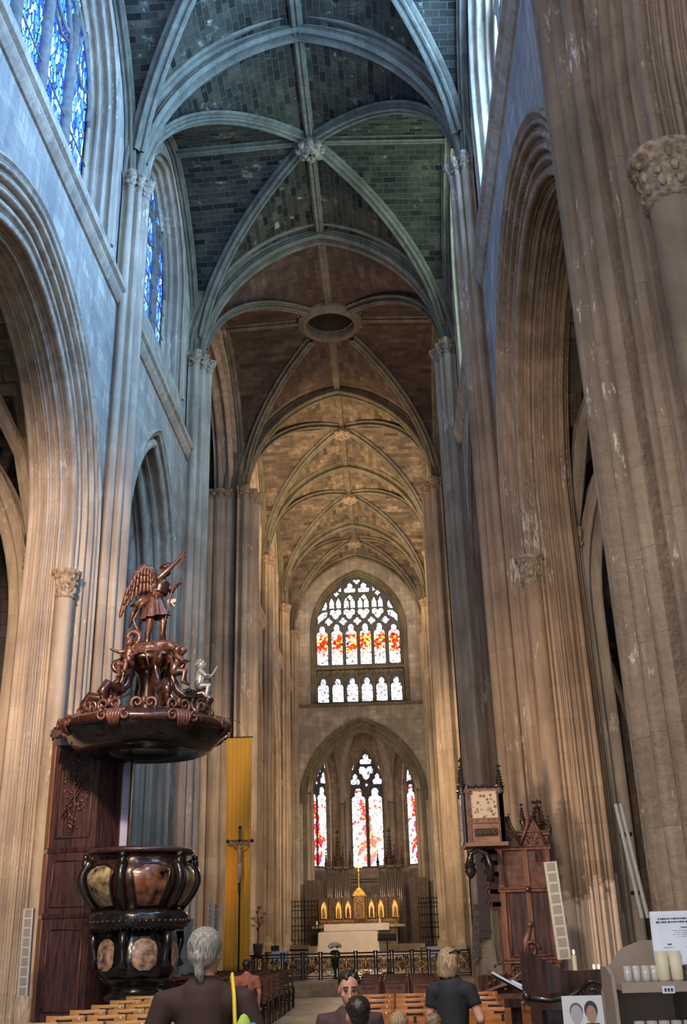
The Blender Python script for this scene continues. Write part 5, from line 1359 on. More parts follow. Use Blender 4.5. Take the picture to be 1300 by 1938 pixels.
def reredos():
    root = empty('high_altar', (-.4, 60, .9), 0, 'high altar with a gilded reredos of six lit niches and a white cloth', 'altar')
    m = MB(); m.box2((-2.1, -.6, 0), (2.1, .5, .9)); m.build('altar_block', 'rib', root)
    m = MB(); m.box2((-2.55, -.75, .88), (2.5, .5, 1.0)); m.build('altar_slab', 'apsewall', root)
    m = MB(); m.box2((-1.9, -.82, .72), (1.65, .2, 1.08)); m.build('altar_cloth', 'linen', root)
    m = MB(); m.box2((-2.2, -.1, 1.0), (2.2, .5, 1.3)); 
    for k in range(44): m.ball((-2.15+.1*k, -.12, 1.15), .04, 5, 4)
    m.build('gradine', 'giltdark', root)
    m = MB(); m.box2((-2.25, .1, 1.3), (2.2, .5, 2.42)); m.build('reredos_back', 'organwood', root)
    for i, x in enumerate((-1.95, -1.13, -.6, .7, 1.22, 2.0)):
        n = MB(); pts = [(x-.17, 1.36), (x+.17, 1.36), (x+.17, 1.95), (x+.1, 2.15), (x, 2.28), (x-.1, 2.15), (x-.17, 1.95)]
        n.prism(pts, lambda u, v: (u, .06, v), lambda u, v: (u, .12, v)); nn = n.build('niche', 'nichelit', root, fix=True)
        f = MB(); f.tube([(u, .03, v) for u, v in pts+[pts[0]]], .03, 6); f.build('niche_frame', 'gilt', nn, smooth=True)
        s = MB(); s.lathe([(.09, 1.4), (.1, 1.5), (.07, 1.7), (.08, 1.82), (.04, 1.87), (.045, 1.93), (.001, 1.98)], (x, .0, 0), 10); s.build('niche_statuette', 'redwood' if i in (2, 3) else 'gilt', nn, smooth=True)
    for x in (-2.25, -1.6, -.88, -.3, .42, .98, 1.55, 2.2):
        p = MB(); p.tube([(x, 0, 1.3), (x, 0, 2.4)], .05, 6); p.ball((x, 0, 2.46), .07, 6, 4); p.build('colonnette', 'giltdark', root)
    m = MB(); m.box2((-.26, -.3, 1.3), (.36, .3, 2.5)); m.build('tabernacle', 'giltdark', root)
    m = MB(); m.prism([(-.3, 2.5), (.4, 2.5), (.4, 2.6), (.2, 2.85), (.05, 2.95), (-.1, 2.85), (-.3, 2.6)], lambda u, v: (u, -.32, v), lambda u, v: (u, .2, v))
    m.tube([(-.18, -.34, 1.4), (-.18, -.34, 2.1), (.05, -.34, 2.35), (.28, -.34, 2.1), (.28, -.34, 1.4)], .03, 6); m.build('tabernacle_front', 'gilt', root)
    m = MB(); m.tube([(.05, -.2, 2.9), (.05, -.2, 4.3)], .03, 6); m.box((.05, -.2, 4.0), (.42, .04, .05)); m.ball((.05, -.2, 2.95), .09, 8, 6); m.ball((.05, -.24, 3.8), (.05, .04, .14), 6, 5); m.build('altar_cross', 'gilt', root)
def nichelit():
    m, nt, b = newmat('gold niche ground with added glow'); b.inputs['Base Color'].default_value = (.75, .5, .16, 1); b.inputs['Emission Color'].default_value = (1, .62, .2, 1); b.inputs['Emission Strength'].default_value = .28; return m  # emission adds a glow to the gold, no lamp stands there
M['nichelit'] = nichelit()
reredos()
def organ():
    root = empty('choir_organ', (-.1, 63.6, .9), 0, 'choir organ with two pinnacled pipe towers and a low centre, behind the high altar', 'organ')
    m = MB(); m.box2((-2.5, .3, 0), (2.35, 1.2, 2.6)); m.build('case', 'organwood', root)
    for cx in (-1.62, 1.5):
        m = MB(); m.box2((cx-.72, .35, 2.6), (cx+.72, 1.2, 3.95)); 
        for x in (cx-.72, cx-.28, cx+.3, cx+.72): m.box2((x-.04, .1, .3), (x+.04, .4, 4.25))
        m.box2((cx-.78, .1, 4.15), (cx+.78, 1.0, 4.3)); m.build('tower', 'organwood', root)
        for j in range(12):
            x = cx-.62+.113*j; 
            if min(abs(x-(cx-.28)), abs(x-(cx+.3))) < .05: continue
            z = 4.1-.1*(j % 3); p = MB(); p.lathe([(.01, 1.9), (.042, 2.15), (.042, z), (.001, z)], (x, .2, 0), 8); p.build('pipe', 'tin', root, smooth=True)
        for x, h in ((cx-.72, .9), (cx-.28, 1.2), (cx, 2.2), (cx+.3, 1.2), (cx+.72, .9)):
            p = MB(); pinnacle(p, (x, .4, 4.3), .09 if abs(x-cx) > .1 else .2, h, 5); p.build('pinnacle', 'organwood', root)
    for j in range(22):
        x = -.82+.075*j
        h = 3.15-.5*abs(math.sin((j-10.5)/21*PI*1.5)) if 6 < j < 16 else 3.2-.02*(j % 4)
        p = MB(); p.lathe([(.01, 1.9), (.028, 2.1), (.028, h), (.001, h)], (x, .25, 0), 7); p.build('pipe', 'tin', root, smooth=True)
    m = MB()
    for z in (2.0, 3.45, 3.6): m.box2((-.9, .15, z-.04), (.8, .5, z+.04))
    for x in (-.35, .3): m.box2((x-.03, .15, 1.9), (x+.03, .4, 3.6))
    m.box2((-.9, .35, 2.6), (.8, 1.2, 3.6)); m.build('centre_frame', 'organwood', root)
    m = MB(); m.prism([(-.3, 3.6), (.3, 3.6), (0, 4.1)], lambda u, v: (u, .2, v), lambda u, v: (u, .35, v)); m.build('centre_gable', 'organwood', root, fix=True)
organ()
def grille(x0, x1, y, z0, z1, label):
    root = empty('iron_grille', ((x0+x1)/2, y, z0), 0, label, 'grille')
    w = x1-x0; h = z1-z0; m = MB(); n = 8
    for k in range(n+1):
        x = -w/2+w*k/n; b = MB(); b.tube([(x, 0, 0), (x, 0, h)], .022, 5); b.tube([(x, 0, h), (x, 0, h+.14)], [.03, .004], 5); b.build('bar', 'iron', root)
    for z in (.1, h*.5, h*.82, h): m = MB(); m.tube([(-w/2, 0, z), (w/2, 0, z)], .022, 5); m.build('crossbar', 'iron', root)
    for z in (h*.9, h*.66, h*.4, h*.2):
        s = MB()
        for k in range(n): s.spiral((-w/2+w*(k+.5)/n, 0, z), w/n*.42, .015, 1.3, .014, .01, (1 if k % 2 else -1, 0, 0), (0, 0, 1), n=14, k=4)
        s.build('scrollwork', 'iron', root)
grille(-4.0, -2.55, 58.5, .7, 3.15, 'tall scrolled iron grille left of the high altar'); grille(2.9, 4.0, 58.5, .7, 3.15, 'tall scrolled iron grille right of the high altar')
for sx, lab in ((-1, 'dark panel wall left of the organ'), (1, 'dark panel wall right of the organ')):
    m = MB(); m.box2((sx*2.5, 62.2, .9), (sx*3.6, 62.3, 4.4)); 
    for k in range(4): m.box2((sx*(2.55+.27*k), 62.15, .9), (sx*(2.59+.27*k), 62.22, 4.3))
    o = m.build('choir_screen', 'organwood'); tag(o, lab.replace('panel wall', 'wooden screen')+' in the apse', 'screen')
# small liturgical furniture
def small_table(x, y, label, cloth_side=0):
    root = empty('side_table', (x, y, .3), 0, label, 'table')
    m = MB(); m.box((0, 0, .74), (.7, .5, .04)); m.build('tabletop', 'walnut', root)
    for sx in (-1, 1):
        for sy in (-1, 1): l = MB(); l.tube([(sx*.31, sy*.21, 0), (sx*.31, sy*.21, .73)], .022, 6); l.build('leg', 'walnut', root)
    m = MB(); m.box2((-.12, -.27, .46), (.36, .27, .775)); m.build('cloth', 'paper2', root)
    m = MB(); m.box((-.05, .05, .86), (.24, .2, .16)); m.build('dark_box', 'black', root)
M['paper2'] = plain('cool white cloth', (.55, .62, .8, 1), .8, noise=.04)
small_table(-2.15, 34.6, 'small dark table with a white cloth at the left of the altar platform')
small_table(2.75, 35.5, 'small dark table with a white cloth at the right of the altar platform')
def lectern(x, y, label, kind):
    root = empty('lectern', (x, y, .3), 0, label, 'lectern')
    if kind == 0:
        m = MB(); m.box2((-.26, -.16, 0), (.26, .16, .82)); m.build('front_cloth', 'pinkcloth', root)
        m = MB(); m.box((0, 0, .86), (.6, .4, .05), Rx(.3)); m.build('book_rest', 'walnut', root)
    else:
        m = MB(); m.lathe([(.2, 0), (.2, .03), (.03, .06), (.022, .1), (.022, 1.0)], n=12); m.build('stand', 'iron', root, smooth=True)
        m = MB(); m.box((0, 0, 1.1), (.62, .3, .05), Rx(.5)); m.box((0, -.14, 1.0), (.62, .04, .06)); m.build('book_rest', 'black', root)
M['pinkcloth'] = plain('pale pink cloth', (.5, .36, .3, 1), .8, noise=.05)
lectern(-1.38, 34.2, 'boxy lectern fronted in pale pink cloth, left of the front altar', 0)
lectern(1.35, 36, 'thin black music stand lectern, right of the front altar', 1)
def plant(x, y, label):
    root = empty('potted_tree', (x, y, .3), 0, label, 'potted plant')
    m = MB(); m.lathe([(.1, .62), (.13, .64), (.16, .95), (.17, 1.0), (.14, 1.0)], n=14); m.build('pot', 'terracotta', root, smooth=True)
    m = MB(); m.box2((-.2, -.2, .56), (.2, .2, .62)); [m.tube([(a*.17, b*.17, 0), (a*.17, b*.17, .58)], .02, 5) for a in (-1, 1) for b in (-1, 1)]; m.build('plant_stand', 'walnut', root)
    rnd = random.Random(2); s = MB(); l = MB(); s.tube([(0, 0, 1), (.02, 0, 1.5), (-.02, 0, 2.0)], [.018, .014, .008], 5)
    for k in range(16):
        z = 1.25+.75*rnd.random(); a = rnd.random()*2*PI; L = .12+.2*rnd.random(); e = (L*math.cos(a), L*math.sin(a), z+.15)
        s.tube([(0, 0, z), e], [.008, .004], 4)
        for j in range(5): l.ball((e[0]*(.5+.5*rnd.random()), e[1]*(.5+.5*rnd.random()), e[2]+.08*(rnd.random()-.5)), (.03, .03, .012), 5, 4)
    s.build('trunk', 'walnut', root); l.build('foliage', 'leaf', root)
plant(-2.95, 36.2, 'slender potted tree on a stand, right of the yellow banner')
for x, lab in ((-2.7, 'short white candle on the left end of the high altar slab'), (.75, 'short white candle on the high altar, right of the centre')):
    m = MB(); m.lathe([(.06, 0), (.06, .2), (.055, .24), (.01, .24)], n=10); o = m.build('altar_candle', 'candle', smooth=True, loc=(x, 59.4, 1.91 if x < 0 else 1.99)); tag(o, lab, 'candle')
# ================================================================ CHAIRS
M['rush'] = plain('red brown chair back', (.12, .035, .02, 1), .5, noise=.4, scale=20)
def chair(name, wood, dark, style, label, group):
    root = empty(name, (0, 0, 0), 0, label, 'chair', group)
    m = MB(); m.box((0, 0, .44), (.4, .38, .03)); 
    if style != 'near': m.box((0, 0, .45), (.34, .33, .035))
    m.build('seat', wood, root)
    for sx in (-1, 1):
        l = MB(); l.tube([(sx*.175, -.17, 0), (sx*.18, -.18, .44), (sx*.185, -.235, .84)], .017, 6); l.build('leg', wood, root)
        l = MB(); l.tube([(sx*.175, .17, 0), (sx*.175, .17, .44)], .018, 6); l.build('leg', wood, root)
    m = MB()
    for z in (.15, .28): m.tube([(-.17, -.17, z), (.17, -.17, z)], .01, 5); m.tube([(-.17, .17, z), (.17, .17, z)], .01, 5)
    for sx in (-1, 1): m.tube([(sx*.175, -.17, .2), (sx*.175, .17, .2)], .01, 5)
    m.build('stretcher', wood, root)
    if style == 'near':
        rows = [[(x, -.235-.03*(1-(x/.2)**2)+dy, z) for x in [-.2+.05*i for i in range(9)]] for z, dy in ((.70, .012), (.70, -.012), (.84, -.024), (.86, -.02), (.86, .0), (.84, .004), (.70, .012))]
        m = MB(); m.grid(rows); m.build('backrest', wood, root, smooth=False)
        m = MB(); m.tube([(-.085, -.283, .815), (.085, -.283, .815)], .013, 5, flat=.6); m.box((0, -.28, .78), (.03, .01, .09)); m.build('handle_slot', 'black', root)
        m = MB(); m.ball((.15, -.268, .83), (.012, .006, .012), 6, 4); m.build('number_disc', 'paper', root)
        m = MB(); m.box((0, -.2, .56), (.36, .018, .07)); m.box((0, -.27, .5), (.34, .12, .02)); m.build('book_rest', wood, root)
    else:
        for z in (.56, .64, .72, .80):
            s = MB(); s.grid([[(x, -.19-.04*(z-.5)/.3-.02*(1-(x/.18)**2)+dy, z+dz) for x in [-.18+.06*i for i in range(7)]] for dz, dy in ((-.02, 0), (-.02, -.012), (.025, -.014), (.025, 0), (-.02, 0))]); s.build('back_slat', wood, root)
        if style == 'rush':
            m = MB()
            for i in range(6): m.box((-.14+.056*i, -.235, .66), (.05, .02, .3))
            m.build('back_panel', dark, root)
    return root
ORD = ['first', 'second', 'third', 'fourth', 'fifth', 'sixth', 'seventh', 'eighth', 'ninth', 'tenth', 'eleventh', 'twelfth']
def rowname(i, n): return 'nearest row' if i == 0 else ORD[i]+' row from the camera'
def seat_block(proto, xs_, ys_, fmt, side, group, jitter=.008, skip=()):
    rnd = random.Random(len(ys_)); first = True
    for i, y in enumerate(ys_):
        for j, x in enumerate(xs_):
            if (i, j) in skip: continue
            o = proto if first else copytree(proto); first = False
            o.location = (x+rnd.uniform(-jitter, jitter), y+rnd.uniform(-jitter, jitter), 0); o.rotation_euler = (0, 0, rnd.uniform(-.03, .03))
            o['label'] = fmt % (ORD[j]+' from the '+side, rowname(i, len(ys_))); o['group'] = group
near = chair('church_chair', 'blonde', 'blonde', 'near', 'x', 'x')
seat_block(near, [-1.8+.43*j for j in range(4)], [9.3, 10.15, 11.0, 11.85, 12.7, 13.55, 14.4, 15.25], 'honey coloured church chair, %s in the %s', 'left', 'honey coloured chairs at the near left')
dk = chair('church_chair', 'darkchair', 'darkchair', 'ladder', 'x', 'x')
seat_block(dk, [-.95-.46*j for j in range(5)], [18.2+.95*k for k in range(9)], 'dark ladder back chair, %s, %s', 'aisle', 'dark chairs of the far left block', skip=((0, 2), (0, 3), (0, 4), (1, 0)))
ow = chair('church_chair', 'orangewood', 'orangewood', 'near', 'x', 'x')
seat_block(ow, [1.42+.44*j for j in range(4)], [11.6, 12.5, 13.4, 14.3], 'orange varnished chair, %s, %s', 'aisle', 'orange chairs of the right block')
rc = chair('church_chair', 'darkchair', 'rush', 'rush', 'x', 'x')
for c in bpy.data.objects:
    if c.parent is rc and c.name.startswith('back_panel'): c.data.materials[0] = M['rush']
seat_block(rc, [1.2+.44*j for j in range(4)], [18.6, 19.6, 20.6, 21.6], 'red brown slat backed chair, %s, %s', 'aisle', 'dark chairs of the far right block')
# ================================================================ STALLS, BENCH, DESK on the right
def bench_end():
    root = empty('stall_desk', (2.78, 10.2, 0), 0, 'dark carved wooden reading desk with a white edged sloping top, beside the woman in black', 'desk')
    m = MB(); m.box2((-.1, -.3, 0), (.62, .3, 1.0)); m.build('body', 'walnut', root)
    for k in range(7):
        b = MB(); b.tube([(.0+.09*k, -.33, .2), (.0+.09*k, -.33, .85)], .022, 6); b.build('baluster', 'ebony', root, smooth=True)
    m = MB(); m.box2((-.16, -.38, .95), (.66, .35, 1.02)); m.build('ledge', 'walnut', root)
    m = MB(); m.box((-.02, 0, 1.1), (.5, .5, .035), Ry(.5)); m.build('sloping_top', 'ebony', root)
    m = MB(); m.box((-.02, -.26, 1.11), (.5, .012, .018), Ry(.5)); m.build('top_edge', 'paper2', root)
    m = MB(); m.box((.05, -.12, 1.1), (.22, .16, .02), Ry(.45)); m.build('sheet', 'paper', root)
bench_end()
def carved_stall():
    root = empty('carved_stall', (3.3, 15.2, 0), 0, 'low dark stall end with scrolled carving, left of the churchwardens\' seat', 'stall')
    m = MB(); m.box2((-.5, -.1, 0), (.45, .3, 1.0)); m.build('body', 'walnut', root)
    m = MB()
    for k in range(6):
        t = k/5; m.tube([(-.5+.1*k*1.0, -.15, .78+.03*k), (-.1+.05*k, -.17, .9+.04*k), (.25, -.15, 1.02+.07*k)], .022, 6)
    m.spiral((.22, -.16, 1.3), .12, .03, 1.4, .03, .02, (1, 0, 0), (0, 0, 1), n=18, k=6); m.tube([(.2, -.14, 1.1), (.16, -.14, 1.4), (.24, -.14, 1.6)], [.06, .05, .03], 7); m.ball((.24, -.14, 1.62), .05, 8, 6)
    rnd = random.Random(1)
    for k in range(30): m.ball((-.4+.8*rnd.random(), -.16, .82+.35*rnd.random()), .025, 5, 4)
    m.build('scroll_carving', 'redwood2', root, smooth=True)
carved_stall()
def pew():
    root = empty('carved_bench', (3.05, 8.6, 0), 0, 'dark wooden bench with a scrolled arm rail, behind the portrait poster', 'bench')
    m = MB(); m.box2((-.35, .25, 0), (.95, .33, 1.24)); m.box2((-.35, .2, 1.2), (.95, .38, 1.27)); m.build('back', 'walnut', root)
    m = MB(); m.prism([(-.38, 1.0), (-.38, 1.42), (-.28, 1.4), (-.05, 1.28), (.4, 1.24), (.4, 1.0)], lambda u, v: (u, .1, v), lambda u, v: (u, .16, v)); m.build('shaped_end', 'walnut', root, fix=True)
    m = MB(); m.box2((-.35, -.25, .42), (.95, .3, .47)); m.build('seat', 'walnut', root)
    m = MB(); m.box2((-.38, -.3, 0), (-.3, .33, 1.05)); m.build('bench_end', 'walnut', root); m = MB(); m.box2((.9, -.3, 0), (.97, .33, 1.05)); m.build('bench_end', 'walnut', root)
    m = MB(); m.tube([(-.38, -.1, 1.1), (-.2, -.1, 1.08), (-.05, -.1, 1.1), (.1, -.1, 1.2)], .02, 6); m.spiral((.12, -.1, 1.12), .1, .02, 1.4, .018, .012, (1, 0, 0), (0, 0, 1), n=18, k=6); m.ball((-.38, -.1, 1.11), .035, 8, 6); m.build('arm_scroll', 'ebony', root, smooth=True)
    m = MB(); m.box2((.1, .15, .95), (.95, .25, 1.2)); m.build('book_shelf', 'mahog', root)
pew()
def poster():
    root = empty('portrait_poster', (2.72, 6.2, 0), .0, 'white poster board with two portrait prints, left of the candle stand', 'poster')
    T_ = Rx(-.08); w, h = .235, .33; zc = 1.075
    P = lambda x, y, z: Vector((x, y, zc))+(Rx(.0) @ Vector((0, 0, z)))
    m = MB(); m.box((0, 0, zc), (w, .012, h)); m.build('board', 'posterwhite', root)
    def flat(nm, mat, pts, d=.008):
        m = MB(); m.prism(pts, lambda u, v: (u, -d, zc+v), lambda u, v: (u, -d+.001, zc+v)); m.build(nm, mat, root, fix=True)
    el = lambda cx, cz, rx, rz, n=20: [(cx+rx*math.cos(2*PI*i/n), cz+rz*math.sin(2*PI*i/n)) for i in range(n)]
    flat('grey_figure', 'greyprint', [(-.08, -.16), (.0, -.16), (.0, .0), (-.03, .03), (-.07, .02), (-.09, -.05)], .0075)
    flat('grey_hair', 'greyboard', el(-.045, .09, .036, .042), .0078)
    flat('grey_face', 'greyprint', el(-.045, .075, .032, .045), .008)
    flat('dark_jacket', 'ink', [(-.02, -.16), (.1, -.16), (.105, -.03), (.075, .03), (.005, .03), (-.02, -.02)], .0085)
    flat('hair_print', 'ink', el(.035, .095, .036, .045), .009)
    flat('face_print', 'skinprint', el(.035, .075, .027, .042), .01)
    flat('pink_card', 'pinkprint', [(-.035, -.05), (.045, -.05), (.045, .024), (-.035, .024)], .011)
    m = MB(); 
    for k in range(4):
        x0 = -.027+.017*k; m.box((x0, -.0125, zc-.015), (.004, .001, .026)); m.box((x0+.006, -.0125, zc-.003), (.008, .001, .004)); m.box((x0+.006, -.0125, zc-.027 if k % 2 else zc-.015), (.008, .001, .004))
    m.build('card_lettering', 'posterwhite', root)
    m = MB(); m.box2((-.11, .008, 0), (-.09, .03, 1.2)); m.box2((.09, .008, 0), (.11, .03, 1.2)); m.box2((-.11, .03, 0), (.11, .25, .02)); m.build('stand', 'walnut', root)
poster()
# ================================================================ CANDLE STAND
def candle_stand():
    ox, oy = 2.94, 4.75
    root = empty('candle_display', (ox, oy, 0), 0, 'beige board stand with stepped sides, shelves of votive candles at the lower right', 'candle stand')
    side = [(-.32, 0), (-.34, 1.32), (-.32, 1.40), (-.23, 1.50), (-.14, 1.53), (.42, 1.53), (.42, 0)]
    m = MB(); m.prism(side, lambda u, v: (u, .18, v), lambda u, v: (u, .2, v)); m.build('back_panel', 'cardboard', root, fix=True)
    m = MB(); m.prism([(-.06, 0), (-.06, 1.3), (-.04, 1.40), (.05, 1.43), (.18, 1.43), (.18, 0)], lambda u, v: (-.335, u, v), lambda u, v: (-.32, u, v)); m.build('left_side', 'cardboard', root, fix=True)
    m = MB(); m.prism([(-.2, 0), (-.2, 1.3), (-.16, 1.38), (.0, 1.44), (.18, 1.44), (.18, 0)], lambda u, v: (-.035, u, v), lambda u, v: (-.02, u, v)); r = m.build('right_divider', 'cardboard2', root, fix=True)
    for z in (1.37, 1.14, .8, .5):
        m = MB(); m.box2((-.32, -.16, z-.022), (.42, .18, z)); m.box2((-.32, -.175, z-.03), (.42, -.16, z+.008)); m.build('shelf', 'cardboard', root)
    m = MB(); m.box2((-.16, -.178, 1.335), (-.11, -.176, 1.362)); t = m.build('price_tag', 'paper', root)
    m = MB()
    for k in range(3): m.box((-.148+.013*k, -.18, 1.348), (.008, .001, .012))
    m.build('tag_lettering', 'ink', t)
    # white notice propped on top
    n = empty('notice_sheet', (ox+.015, oy-.02, 1.43), 0, 'white printed notice sheet propped on top of the candle stand', 'notice')
    m = MB(); rows = []
    for i in range(13):
        t = i/12; z = .215-.21*t; rows.append([(-.15+.33*u+(-.02*t), -.05*t*t-.03*t+.006*math.sin(u*14)*t, z+.004*math.sin(u*20)*(t > .9)) for u in [j/10 for j in range(11)]])
    m.grid(rows); s = m.build('paper', 'paper', n, smooth=True); sd = s.modifiers.new('s', 'SOLIDIFY'); sd.thickness = .002
    def words(z, x0, x1, h, seed, nm='text_line'):
        rnd = random.Random(seed); q = MB(); x = x0
        t = (.215-z)/.21; y = -.05*t*t-.03*t-.004
        while x < x1:
            w = rnd.uniform(.004, .009); q.box((x+w/2, y, z), (w, .001, h*rnd.uniform(.6, 1))); x += w+(.002 if rnd.random() < .7 else .005)
        q.build(nm, 'ink', n)
    words(.185, -.12, .13, .007, 1); words(.172, -.13, .15, .007, 2); words(.150, -.03, .04, .005, 3)
    for k, z in enumerate((.138, .13, .122, .114)): words(z, -.07+.01*(k % 2), .09-.01*k, .0022, 4+k)
    words(.085, -.1, -.09, .008, 9); words(.085, .06, .07, .008, 9); words(.073, -.12, -.02, .0025, 10); words(.073, .03, .14, .0025, 11); words(.066, .03, .1, .0025, 12)
    # candles
    def votive(x, y, z, r, h, mat, nm, lab, grp):
        o = empty(nm, (x, y, z), 0, lab, 'candle', grp)
        m = MB(); m.lathe([(.001, 0), (r*.8, 0), (r, .01), (r, h), (r*.93, h), (r*.9, .02)], n=18); m.build('glass', mat, o, smooth=True)
        m = MB(); m.lathe([(r*.85, .015), (r*.85, h*.7), (.001, h*.72)], n=14); m.build('wax', 'candle', o, smooth=True)
        m = MB(); m.tube([(0, 0, h*.7), (0, 0, h*.82)], .0015, 4); m.build('wick', 'black', o)
    for j in range(4): votive(ox-.275+.037*j, oy-.1+.01*(j % 2), 1.375, .0165, .062, 'candleglass', 'votive_candle', 'small glass votive candle, %s from the left on the upper shelf of the stand' % ORD[j], 'small votive candles on the upper shelf')
    for j, x in enumerate((-.128, -.073)): votive(ox+x, oy-.1, 1.375, .025, .115, 'candle', 'pillar_candle', 'tall cream candle on the upper shelf, %s of the pair left of the divider' % ('left' if j == 0 else 'right'), 'tall cream candles')
    votive(ox+.02, oy-.1, 1.375, .025, .115, 'candle', 'pillar_candle', 'tall cream candle on the upper shelf, right of the divider board', 'tall cream candles')
    for j in range(5): votive(ox-.25+.05*j, oy-.09, 1.145, .022, .085, 'candleglass', 'votive_candle', 'glass candle on the lower shelf of the stand, %s from the left' % ORD[j], 'candles on the lower shelf')
    # two lit flames behind
    for j, (x, z) in enumerate(((-.245, 1.475), (-.228, 1.468))):
        pass
M['cardboard2'] = plain('mauve beige laminated board', (.24, .19, .18, 1), .7, noise=.05)
candle_stand()
def candle_rack():
    root = empty('candle_rack', (3.45, 9.6, 0), 0, 'small iron stand with lit candles beyond the beige candle display', 'candle rack')
    m = MB(); m.tube([(0, 0, 0), (0, 0, 1.2)], .02, 6); m.box((0, 0, 1.2), (.5, .3, .02)); m.build('stand', 'iron', root)
    for k, x in enumerate((-.22, -.06, -.02)):
        c = MB(); c.lathe([(.02, 1.21), (.02, 1.36-.12*(k > 0)), (.001, 1.36-.12*(k > 0))], (x, 0, 0), 8); c.build('taper', 'candle', root)
        f = MB(); f.ball((x, 0, 1.385-.12*(k > 0)), (.009, .009, .02), 6, 5); f.build('flame', 'flame', root, smooth=True)
candle_rack()
# ================================================================ PEOPLE
M['skin'] = plain('light skin', (.50, .27, .19, 1), .55, noise=.05, scale=6)
M['skin2'] = plain('tan skin', (.48, .25, .17, 1), .55, noise=.06, scale=6)
M['hairgrey'] = plain('silver grey hair', (.36, .34, .31, 1), .55, noise=.35, scale=26, stretch=(4, 4, 1), bump=.5)
M['hairblond'] = plain('dark blond hair', (.36, .25, .15, 1), .5, noise=.35, scale=26, stretch=(4, 4, 1), bump=.5)
M['hairsand'] = plain('sandy brown hair', (.22, .14, .08, 1), .55, noise=.4, scale=30, bump=.5)
M['hairdark'] = plain('dark brown hair', (.02, .014, .012, 1), .45, noise=.4, scale=30, bump=.5)
M['browntee'] = plain('dark brown cotton', (.045, .022, .02, 1), .85, noise=.15, scale=4)
M['blacktee'] = plain('blue black cotton', (.014, .017, .024, 1), .85, noise=.2, scale=4)
M['plumtee'] = plain('plum brown cotton', (.06, .032, .035, 1), .85, noise=.15, scale=4)
M['bluetee'] = plain('pale blue cotton', (.3, .42, .6, 1), .85, noise=.1, scale=4)
M['redtee'] = plain('salmon cotton', (.4, .13, .09, 1), .85, noise=.1, scale=4)
M['denim'] = plain('dark denim', (.03, .045, .08, 1), .85, noise=.2, scale=10)
M['strap'] = plain('yellow strap', (.8, .6, .05, 1), .7, noise=.05)
M['bag1'] = plain('lime cloth', (.45, .62, .12, 1), .8); M['bag2'] = plain('teal blue cloth', (.03, .3, .5, 1), .8)
M['lips'] = plain('lips', (.32, .1, .08, 1), .5)
M['shoe'] = plain('dark shoe', (.02, .02, .02, 1), .6)
